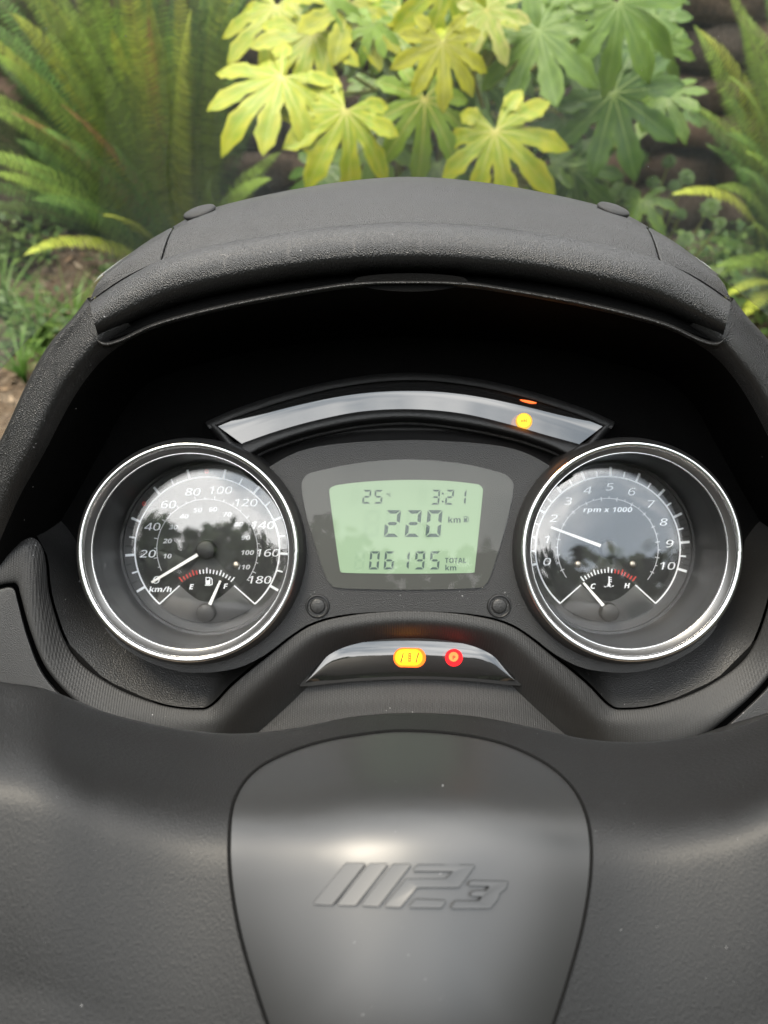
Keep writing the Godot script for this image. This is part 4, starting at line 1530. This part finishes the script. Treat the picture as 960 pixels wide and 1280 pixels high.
func build_screen(root: Node) -> void:
	var rows := [
		mir(rowv([[-90, 620, -55], [-40, 520, -45], [20, 440, -38], [90, 375, -32], [190, 305, -26], [330, 258, -22], [513, 240, -20]])),
		mir(rowv([[-190, 480, 0], [-150, 380, 4], [-90, 300, 8], [0, 240, 12], [120, 190, 18], [300, 150, 22], [513, 135, 24]])),
		mir(rowv([[-330, 320, 50], [-280, 200, 56], [-200, 110, 62], [-80, 50, 68], [80, 0, 74], [280, -40, 80], [513, -52, 82]])),
		mir(rowv([[-520, 160, 100], [-460, 10, 106], [-360, -100, 112], [-200, -180, 120], [0, -240, 126], [250, -290, 132], [513, -304, 134]])),
	]
	var g := skin(rows, 60, 8)
	var s := begin()
	closed_sheet(s, g, Vector3(0, 0.0024, -0.0018))
	var w := part("windscreen", s, M.screen_glass, root)
	w.set_meta("label", "clear dusty windscreen rising behind the visor")
	var film := mat(Color.WHITE, 0.9, 0.2)
	film.albedo_texture = ramp_tex(0.006, 512, 61, [Color(0.8, 0.86, 0.86, 0.025), Color(0.8, 0.86, 0.86, 0.075), Color(0.8, 0.86, 0.86, 0.14)], [0.3, 0.55, 0.8])
	film.transparency = BaseMaterial3D.TRANSPARENCY_ALPHA
	triplanar(film, 2.2)
	var fg := []
	for line in g:
		var l := PackedVector3Array()
		for p in line: l.append(p + Vector3(0, -0.0006, 0.0006))
		fg.append(l)
	var fs := begin()
	sheet(fs, fg)
	obj("dust_film", fs, film, w)
	dusty(fg, 500, 1.1)

# ---------------------------------------------------------------- plants
func palm_leaf(s: SurfaceTool, veins: SurfaceTool, n: Vector3, down: Vector3, at: Vector3, r: float, lobes: int, tint: Color, rim: Color, curl: float) -> void:
	var y := (down - n * down.dot(n)).normalized()
	var x := y.cross(n)
	var span := deg_to_rad(rng.randf_range(255, 285))
	var delta := span / (lobes - 1)
	var ts := [0.0, 0.16, 0.3, 0.4, 0.48, 0.57, 0.67, 0.77, 0.86, 0.94, 1.0]
	var shape := [0.0, 0.0, 0.0, 0.0, 0.112, 0.132, 0.148, 0.142, 0.108, 0.052, 0.0]
	var nz := FastNoiseLite.new()
	nz.seed = rng.randi() % 9999
	nz.frequency = 2.2
	for i in lobes:
		var off := absf(i - (lobes - 1) * 0.5) / ((lobes - 1) * 0.5)
		var a := -span * 0.5 + delta * i + (rng.randf_range(-0.06, 0.06))
		var a_l := -span * 0.5 + delta * (i - 0.5)
		var a_r := a_l + delta
		var length := r * (1.0 - 0.4 * pow(off, 1.6)) * rng.randf_range(0.93, 1.05)
		var droop := curl * rng.randf_range(0.3, 1.9)
		var wave := rng.randf() * TAU
		var mid := []
		var grid := []
		var dl := Vector2(sin(a), cos(a))
		var px := Vector2(cos(a), -sin(a))
		for k in ts.size():
			var t: float = ts[k]
			var len2 := length * t
			var m2 := dl * len2
			var l2: Vector2
			var r2: Vector2
			var fold := 0.0
			if t <= 0.401:
				var rr := r * t * 0.85
				l2 = Vector2(sin(a_l), cos(a_l)) * rr
				r2 = Vector2(sin(a_r), cos(a_r)) * rr
			else:
				var hw: float = shape[k] * r * (1.0 - 0.25 * off)
				l2 = m2 - px * hw * (1.0 + 0.13 * sin(k * 2.6 + wave))
				r2 = m2 + px * hw * (1.0 + 0.13 * sin(k * 2.9 + wave))
				fold = hw * 0.22
			var line := []
			for cidx in 5:
				var cc := (cidx - 2) * 0.5
				var d: Vector2 = m2.lerp(l2, -cc) if cc < 0 else m2.lerp(r2, cc)
				var q := d.length() / r
				var zz: float = -droop * r * q * q + fold * absf(cc) + 0.035 * r * sin(q * 8.0 + wave) * maxf(0.0, q - 0.4)
				if absf(cc) == 0.5: zz += 0.012 * r * (0.5 + 0.5 * sin(q * 34.0)) * smoothstep(0.0, 0.3, t) + 0.25 * fold
				line.append(at + x * d.x + y * d.y + n * zz)
			grid.append(line)
			mid.append(line[2])
		for k in ts.size() - 1:
			var q: float = ts[k]
			for cidx in 4:
				var corner := [[k, cidx], [k, cidx + 1], [k + 1, cidx + 1], [k, cidx], [k + 1, cidx + 1], [k + 1, cidx]]
				for e in corner:
					var cc: float = absf(e[1] - 2) * 0.5
					var tt: float = ts[e[0]]
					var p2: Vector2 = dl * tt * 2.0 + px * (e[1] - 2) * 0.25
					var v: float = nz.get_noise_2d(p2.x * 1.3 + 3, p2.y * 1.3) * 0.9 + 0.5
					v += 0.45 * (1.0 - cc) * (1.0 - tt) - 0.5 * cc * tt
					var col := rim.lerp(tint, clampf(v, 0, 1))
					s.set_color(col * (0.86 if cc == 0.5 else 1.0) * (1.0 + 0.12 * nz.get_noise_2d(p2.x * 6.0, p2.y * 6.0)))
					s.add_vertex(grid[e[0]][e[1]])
			if k < ts.size() - 2:
				var w0 := r * 0.011 * (1.0 - q * 0.8)
				var w1: float = r * 0.011 * (1.0 - ts[k + 1] * 0.8)
				var sx := (x * px.x + y * px.y)
				var h := n * 0.0012
				var a0: Vector3 = mid[k]
				var b0: Vector3 = mid[k + 1]
				quad(veins, a0 - sx * w0, a0 + h, b0 + h, b0 - sx * w1)
				quad(veins, a0 + h, a0 + sx * w0, b0 + sx * w1, b0 + h)

func build_fatsia() -> void:
	var root_at := Vector3(0.16, 0.0, -2.3)
	var f := thing("variegated_shrub", "leafy shrub with large hand-shaped yellow-green leaves beyond the windscreen", "shrub", root_at)
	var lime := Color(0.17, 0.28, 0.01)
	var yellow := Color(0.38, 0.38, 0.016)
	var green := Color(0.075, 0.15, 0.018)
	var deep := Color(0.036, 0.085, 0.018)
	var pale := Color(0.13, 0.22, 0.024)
	# x, y, distance, radius, lobes, roll in degrees, how frontal, colours
	var leaves := [
		[619, 164, -1.60, 0.168, 9, -14, 0.85, lime, yellow], [531, 124, -1.66, 0.15, 9, 4, 0.75, Color(0.15, 0.22, 0.015), lime],
		[432, 138, -1.52, 0.155, 9, 24, 0.8, lime, yellow], [352, 96, -1.56, 0.17, 9, 58, 0.6, lime, yellow],
		[553, 52, -1.62, 0.12, 9, -6, 0.7, Color(0.24, 0.26, 0.03), yellow], [608, 12, -1.72, 0.105, 7, -30, 0.6, lime, Color(0.4, 0.38, 0.12)],
		[673, 38, -1.76, 0.17, 9, -16, 0.8, green, pale], [774, 4, -1.74, 0.16, 9, -36, 0.8, green, pale],
		[767, 117, -1.82, 0.185, 9, -18, 0.75, deep, green], [392, 40, -1.72, 0.15, 9, 70, 0.45, lime, yellow],
		[438, 4, -1.78, 0.16, 9, 14, 0.55, Color(0.16, 0.21, 0.02), yellow], [345, 8, -1.85, 0.16, 9, 20, 0.6, lime, yellow],
		[500, 10, -1.9, 0.14, 9, 40, 0.5, green, lime], [486, 40, -1.8, 0.12, 7, 50, 0.5, pale, Color(0.26, 0.32, 0.15)],
		[716, 212, -1.98, 0.15, 9, -10, 0.7, deep, green], [545, 205, -1.95, 0.16, 9, 20, 0.6, deep, green],
		[468, 178, -1.9, 0.14, 9, 10, 0.6, green, pale], [600, 96, -2.05, 0.16, 9, 30, 0.6, deep, green],
		[650, 250, -2.1, 0.16, 9, 0, 0.6, deep, green], [705, 150, -2.1, 0.15, 9, -40, 0.6, deep, green],
		[520, 70, -2.1, 0.16, 9, 10, 0.6, deep, green], [455, 250, -2.1, 0.16, 9, 30, 0.6, deep, green], [400, 215, -2.15, 0.14, 9, 40, 0.6, deep, green],
		[660, -40, -1.9, 0.16, 9, 0, 0.7, green, pale], [560, -30, -1.85, 0.16, 9, 10, 0.7, lime, yellow], [740, 60, -2.1, 0.15, 9, 20, 0.7, deep, green],
	]
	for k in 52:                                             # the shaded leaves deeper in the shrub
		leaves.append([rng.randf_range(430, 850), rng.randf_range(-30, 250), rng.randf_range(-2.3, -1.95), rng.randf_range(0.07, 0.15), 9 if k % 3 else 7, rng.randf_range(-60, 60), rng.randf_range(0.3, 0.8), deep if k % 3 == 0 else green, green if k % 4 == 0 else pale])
	for k in 9:                                              # young bright leaves
		leaves.append([rng.randf_range(300, 640), rng.randf_range(-10, 80), rng.randf_range(-1.95, -1.7), rng.randf_range(0.05, 0.1), 7, rng.randf_range(-60, 80), rng.randf_range(0.2, 0.6), lime, yellow if k % 2 else pale])
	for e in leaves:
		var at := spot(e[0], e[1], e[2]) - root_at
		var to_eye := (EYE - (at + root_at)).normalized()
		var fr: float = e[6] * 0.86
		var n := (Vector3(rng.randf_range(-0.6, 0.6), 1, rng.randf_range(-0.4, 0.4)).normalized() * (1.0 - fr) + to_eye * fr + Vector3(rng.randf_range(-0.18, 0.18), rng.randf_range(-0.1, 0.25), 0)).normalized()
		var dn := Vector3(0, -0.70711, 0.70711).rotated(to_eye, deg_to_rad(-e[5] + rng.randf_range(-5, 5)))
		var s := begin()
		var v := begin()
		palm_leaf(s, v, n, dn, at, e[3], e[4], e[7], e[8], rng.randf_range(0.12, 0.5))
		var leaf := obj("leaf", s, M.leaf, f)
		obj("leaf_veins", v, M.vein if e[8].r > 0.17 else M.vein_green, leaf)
		# its stalk runs back to a branch
		var st := begin()
		var stem_top := Vector3(clampf(at.x * 0.45, -0.3, 0.3), clampf(at.y * 0.8, 0.12, 0.7), 0.12 + 0.1 * sin(at.x * 9.0))
		tube(st, [at - n * 0.004, at.lerp(stem_top, 0.35) - n * 0.03, at.lerp(stem_top, 0.7) - n * 0.02, stem_top], 0.0035, 0.005, 6)
		obj("leaf_stalk", st, M.stem, leaf)
	for k in 5:
		var st := begin()
		var a := -0.3 + 0.15 * k
		tube(st, [Vector3(a * 0.3, -0.03, 0), Vector3(a * 0.6, 0.3, 0.08), Vector3(a, 0.75, 0.14)], 0.016, 0.007, 7)
		obj("branch", st, M.stem, f)
	# long pale stalks in front
	for e in [[[338, 106, -1.6], [400, 86, -1.7], [470, 56, -1.85]], [[372, 72, -1.7], [420, 62, -1.8], [460, 40, -1.9]], [[586, 70, -1.8], [596, 110, -1.82], [604, 134, -1.85]]]:
		var p := []
		for q in e: p.append(spot(q[0], q[1], q[2]) - root_at)
		var st := begin()
		tube(st, p, 0.004, 0.005, 6)
		obj("branch", st, M.stem, f)

func frond(base: Vector3, tip: Vector3, bow: Vector3, half: float, c0: Color, c1: Color, facing: Vector3) -> SurfaceTool:
	var s := begin()
	var length := base.distance_to(tip) * 1.1
	var n := int(length / 0.016)
	var ctrl := (base + tip) * 0.5 + bow
	var prev := base
	for i in n:
		var t := (i + 0.5) / n
		var p := base.lerp(ctrl, t).lerp(ctrl.lerp(tip, t), t)
		var d := ((ctrl - base) * (1.0 - t) + (tip - ctrl) * t).normalized()
		var side := d.cross(facing)
		if side.length() < 0.15: side = d.cross(Vector3(0.4, 0.2, 0.9))
		side = side.normalized()
		var up := side.cross(d).normalized()
		var wd := half * smoothstep(0.02, 0.2, t) * pow(maxf(0.0, 1.0 - pow(t, 2.6)), 0.75)
		var c := c0.lerp(c1, clampf(t + rng.randf_range(-0.2, 0.2), 0, 1))
		c = c * rng.randf_range(0.65, 1.2)
		s.set_color(c.lerp(Color(0.22, 0.2, 0.06), 0.4))
		if i > 0: quad(s, prev - side * 0.0014, prev + side * 0.0014, p + side * 0.0014, p - side * 0.0014)
		prev = p
		if wd < 0.003: continue
		s.set_color(c)
		for q in [-1.0, 1.0]:
			var l := wd * rng.randf_range(0.9, 1.08)
			var o: Vector3 = (side * q + d * 0.22 - up * 0.1 + up * rng.randf_range(-0.12, 0.12)).normalized()
			var b: Vector3 = p + d * (0.003 * q)
			var w := d * 0.0038
			var m: Vector3 = b + o * l * 0.55 + up * 0.0018
			var e: Vector3 = b + o * l - up * l * 0.12
			tri(s, b - w * 0.7, b + w * 0.7, m + w)
			tri(s, b - w * 0.7, m + w, m - w)
			tri(s, m - w, m + w, e)
	return s

func fern(label: String, base: Vector3, tips: Array, half: float, group := "") -> Node3D:
	var f := thing("sword_fern", label, "fern", base, group)
	for e in tips:
		var tip := spot(e[0], e[1], e[2]) - base
		var kind: int = e[3]
		var c0: Color = [Color(0.06, 0.125, 0.026), Color(0.125, 0.2, 0.032), Color(0.22, 0.28, 0.03), Color(0.2, 0.085, 0.03)][kind]
		var c1: Color = [Color(0.09, 0.175, 0.035), Color(0.18, 0.27, 0.04), Color(0.31, 0.35, 0.045), Color(0.26, 0.13, 0.05)][kind]
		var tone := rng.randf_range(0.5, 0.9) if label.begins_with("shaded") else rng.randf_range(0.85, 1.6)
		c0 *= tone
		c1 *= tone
		var b := Vector3(rng.randf_range(-0.05, 0.05), 0.0, rng.randf_range(-0.05, 0.05))
		var bow: Vector3 = Vector3(0, 1, 0.2) * (0.17 * b.distance_to(tip) + e[4])
		var facing := (EYE - (base + tip * 0.5)).normalized() * 0.75 + Vector3(0, 0.6, 0) + Vector3(rng.randf_range(-0.3, 0.3), 0, 0)
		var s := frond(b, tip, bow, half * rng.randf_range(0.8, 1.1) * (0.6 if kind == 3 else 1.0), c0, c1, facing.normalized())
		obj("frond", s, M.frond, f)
	return f

func build_ferns() -> void:
	var tips := []
	for e in [[14, 18, -2.05, 2, 0.16], [-20, 60, -2.0, 1, 0.1], [-30, 110, -2.1, 1, 0.1], [-10, 130, -1.95, 1, 0.08], [-40, 190, -2.0, 1, 0.08], [-20, 215, -1.9, 1, 0.06], [40, 250, -1.9, 0, 0.05], [-30, 260, -2.0, 0, 0.06],
			[60, -30, -2.3, 1, 0.06], [90, -60, -2.3, 0, 0.05], [110, -20, -2.2, 1, 0.04], [140, -60, -2.3, 1, 0.03], [165, -20, -2.2, 1, 0.02], [190, -60, -2.3, 1, 0.02], [225, -40, -2.15, 2, 0.0], [250, -30, -2.3, 1, 0.0], [275, -10, -2.2, 2, 0.0], [300, -40, -2.4, 1, 0.0],
			[185, 18, -2.15, 3, 0.02], [150, 15, -2.2, 1, 0.02], [155, 90, -2.1, 1, 0.02], [75, 130, -1.98, 3, 0.04], [12, 140, -1.95, 3, 0.05],
			[205, 60, -2.1, 1, 0.0], [120, 60, -2.1, 1, 0.04], [70, 80, -2.05, 1, 0.06], [50, 160, -1.95, 0, 0.06], [20, 175, -2.15, 0, 0.07], [100, 120, -2.2, 0, 0.04], [240, 90, -2.3, 0, 0.0], [320, 150, -2.35, 0, 0.05], [350, 190, -2.3, 1, 0.05], [330, 225, -2.2, 1, 0.04], [290, 70, -2.4, 0, 0.0], [30, 320, -1.85, 2, 0.12], [130, 270, -1.9, 2, 0.04],
			[170, 140, -2.05, 1, 0.0], [200, 130, -2.3, 0, 0.0], [140, 180, -2.0, 0, 0.02], [215, -10, -2.4, 0, 0.0], [60, 40, -2.35, 0, 0.05], [20, -40, -2.4, 0, 0.05]]:
		tips.append(e)
	var back := []
	for k in 70:
		back.append([rng.randf_range(-80, 360), rng.randf_range(-60, 210), rng.randf_range(-2.5, -2.25), 0, rng.randf_range(0.0, 0.1)])
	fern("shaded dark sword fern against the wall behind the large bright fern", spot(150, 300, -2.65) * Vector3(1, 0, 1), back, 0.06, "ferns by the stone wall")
	for k in 26:
		tips.append([rng.randf_range(-60, 340), rng.randf_range(-60, 260), rng.randf_range(-2.35, -1.9), rng.randi() % 2, rng.randf_range(0.02, 0.14)])
	for k in 22:
		tips.append([rng.randf_range(-60, 300), rng.randf_range(-80, 70), rng.randf_range(-2.3, -1.95), 1 + rng.randi() % 2, rng.randf_range(0.0, 0.1)])
	fern("large sword fern on the left with upright fronds, several of them brown", spot(235, 325, -2.4) * Vector3(1, 0, 1), tips, 0.055, "ferns by the stone wall")
	var right := []
	for e in [[870, 36, -1.95, 2, 0.1], [866, 30, -2.3, 1, 0.04], [905, -20, -2.2, 1, 0.04], [925, 10, -2.3, 1, 0.02], [860, 140, -2.2, 0, 0.1], [858, 130, -2.0, 1, 0.1], [838, 244, -1.78, 2, 0.12], [880, 180, -2.2, 0, 0.08], [950, 60, -2.3, 1, 0.02], [900, 110, -2.4, 0, 0.03],
			[893, 335, -1.85, 1, 0.08], [905, 372, -1.8, 2, 0.08], [925, 400, -1.75, 2, 0.06], [880, 300, -2.0, 0, 0.06], [940, 280, -1.95, 1, 0.05], [960, 330, -1.8, 2, 0.05], [1040, 0, -2.2, 1, 0.0], [1080, 100, -2.1, 1, 0.0], [920, 210, -2.3, 0, 0.05]]:
		right.append(e)
	for k in 28:
		right.append([rng.randf_range(880, 1080), rng.randf_range(-40, 380), rng.randf_range(-2.2, -1.8), rng.randi() % 2, rng.randf_range(0.03, 0.12)])
	fern("sword fern at the right edge arching bright fronds towards the shrub", spot(1020, 280, -2.25) * Vector3(1, 0, 1), right, 0.05, "ferns by the stone wall")

func build_small_plants() -> void:
	# bright grassy tufts at the left
	for e in [[20, 340, -2.0, 60, 0.26, "bright green grassy tuft under the fern at the left edge"], [95, 360, -1.95, 34, 0.2, "small grassy tuft beside the drooping yellow frond"], [42, 405, -1.9, 22, 0.15, "lone pale green tuft on bare soil, lowest on the left"], [-30, 300, -2.2, 60, 0.34, "taller grassy tuft in the shade of the fern, cut by the left edge"], [120, 330, -2.1, 30, 0.22, "sparse tuft of thin blades at the foot of the large fern"], [60, 310, -2.15, 40, 0.26, "leafy grass tuft between the left edge and the drooping yellow frond"], [-15, 365, -1.85, 34, 0.2, "nearest grassy tuft, half cut off by the left edge"], [150, 300, -2.2, 30, 0.24, "grassy tuft right under the brown fern fronds"]]:
		var base := spot(e[0], e[1], e[2])
		base.y = soil_height(base.x, base.z) - 0.03
		var t := thing("grass_tuft", e[5], "grass tuft", base, "grassy tufts on the soil")
		for k in e[3]:
			var s := begin()
			var a := rng.randf() * TAU
			var lean := rng.randf_range(0.2, 1.0)
			var h: float = e[4] * rng.randf_range(0.6, 1.2)
			var d := Vector3(cos(a), 0, sin(a))
			var pr := d.cross(Vector3.UP) * 0.5 + Vector3(0.5, 0, 0)
			var w := rng.randf_range(0.004, 0.009)
			var last := Vector3.ZERO
			for j in 5:
				var q0 := j / 5.0
				var q1 := (j + 1) / 5.0
				var a0 := Vector3.UP * h * q0 * (1.0 - 0.4 * lean * q0) + d * h * lean * q0 * q0
				var a1 := Vector3.UP * h * q1 * (1.0 - 0.4 * lean * q1) + d * h * lean * q1 * q1
				s.set_color(Color(0.05, 0.12, 0.02).lerp(Color(0.14, 0.25, 0.045), q0 + rng.randf_range(-0.1, 0.1)))
				quad(s, a0 - pr * w * (1 - q0), a0 + pr * w * (1 - q0), a1 + pr * w * (1 - q1), a1 - pr * w * (1 - q1))
			obj("blade", s, M.frond, t)
	# small leafy ground cover along the foot of the wall
	var mm := MultiMesh.new()
	mm.transform_format = MultiMesh.TRANSFORM_3D
	mm.use_colors = true
	var ls := begin()
	tri(ls, Vector3(0, 0, 0), Vector3(-0.32, 0.06, 0.5), Vector3(0, 0, 0.5)); tri(ls, Vector3(0, 0, 0), Vector3(0, 0, 0.5), Vector3(0.32, 0.06, 0.5))
	tri(ls, Vector3(-0.32, 0.06, 0.5), Vector3(0, -0.08, 1), Vector3(0, 0, 0.5)); tri(ls, Vector3(0, 0, 0.5), Vector3(0, -0.08, 1), Vector3(0.32, 0.06, 0.5))
	ls.generate_normals()
	mm.mesh = ls.commit()
	mm.instance_count = 5200
	var patches := []
	for k in 60:
		var left := k % 2 == 0
		patches.append(Vector3(rng.randf_range(-1.9, -0.35) if left else rng.randf_range(0.35, 1.5), rng.randf_range(0.05, 0.2), rng.randf_range(-2.75, -1.95)))
	for k in 5200:
		var c: Vector3 = patches[rng.randi() % patches.size()]
		var p := c + Vector3(rng.randfn(0, 0.07), 0, rng.randfn(0, 0.07))
		p.y = soil_height(p.x, p.z) - 0.02 + c.y * rng.randf()
		mm.set_instance_transform(k, Transform3D(Basis.from_euler(Vector3(rng.randf_range(-0.9, 0.3), rng.randf() * TAU, rng.randf_range(-0.4, 0.4))).scaled_local(Vector3.ONE * rng.randf_range(0.018, 0.05)), p))
		mm.set_instance_color(k, Color(0.035, 0.085, 0.02).lerp(Color(0.12, 0.19, 0.04), rng.randf()))
	var gc := MultiMeshInstance3D.new()
	gc.name = "ground_cover"
	gc.multimesh = mm
	gc.material_override = M.frond
	add_child(gc)
	tag(gc, "small green leaves of ground cover between the ferns and the shrub", "ground cover", "", "stuff")
	# small rosettes at the right
	var at := spot(800, 250, -2.15)
	at.y = 0
	var r := thing("rosette_plant", "low plant with round curled green rosettes right of the shrub", "plant", at)
	var spots := [[798, 200, -2.1], [836, 203, -2.08], [784, 242, -2.0], [816, 228, -2.0], [843, 233, -2.0], [858, 222, -2.05], [851, 268, -1.95], [888, 260, -2.0], [857, 300, -1.9], [770, 225, -2.1], [900, 280, -1.95]]
	for e in spots:
		var c := spot(e[0], e[1], e[2]) - at
		var big := rng.randf_range(0.65, 1.15)
		var n := ((EYE - at - c).normalized() + Vector3(rng.randf_range(-0.5, 0.5), 0.7, 0)).normalized()
		var x := n.cross(Vector3(0, 0, 1)).normalized()
		var y := x.cross(n)
		var s := begin()
		for ring in 4:
			var cnt := 9 - ring
			var ra := (0.028 - 0.0055 * ring) * big * rng.randf_range(0.9, 1.1)
			for k in cnt:
				var a := TAU * (k + ring * 0.5) / cnt
				var d := x * cos(a) + y * sin(a)
				var p := d.cross(n)
				s.set_color(Color(0.05, 0.1, 0.02).lerp(Color(0.12, 0.2, 0.045), rng.randf()))
				var b0 := c + n * (0.001 + 0.0015 * ring)
				var m := c + d * ra * 0.6 + n * (0.004 + 0.0025 * ring)
				var tp := c + d * ra + n * (0.001 + 0.004 * ring)
				var w := ra * 0.28
				tri(s, b0, m + p * w, m - p * w)
				tri(s, m - p * w, m + p * w, tp)
		for k in 16:
			var t := rng.randf_range(0.1, 0.75)
			var b0 := c.lerp(Vector3(c.x * 0.4, -0.02, c.z * 0.4), t)
			var a := rng.randf() * TAU
			var d := Vector3(cos(a), rng.randf_range(-0.1, 0.6), sin(a)).normalized()
			var p := d.cross(Vector3.UP).normalized() * 0.008
			var l := rng.randf_range(0.025, 0.05)
			s.set_color(Color(0.05, 0.1, 0.02).lerp(Color(0.13, 0.2, 0.04), rng.randf()))
			tri(s, b0, b0 + d * l * 0.5 + p, b0 + d * l * 0.5 - p)
			tri(s, b0 + d * l * 0.5 - p, b0 + d * l * 0.5 + p, b0 + d * l - Vector3(0, 0.006, 0))
		obj("rosette", s, M.frond, r)
		var st := begin()
		tube(st, [c, Vector3(c.x * 0.7, c.y * 0.5, c.z * 0.7), Vector3(c.x * 0.4, -0.02, c.z * 0.4)], 0.003, 0.004, 6)
		obj("stalk", st, M.stem, r)
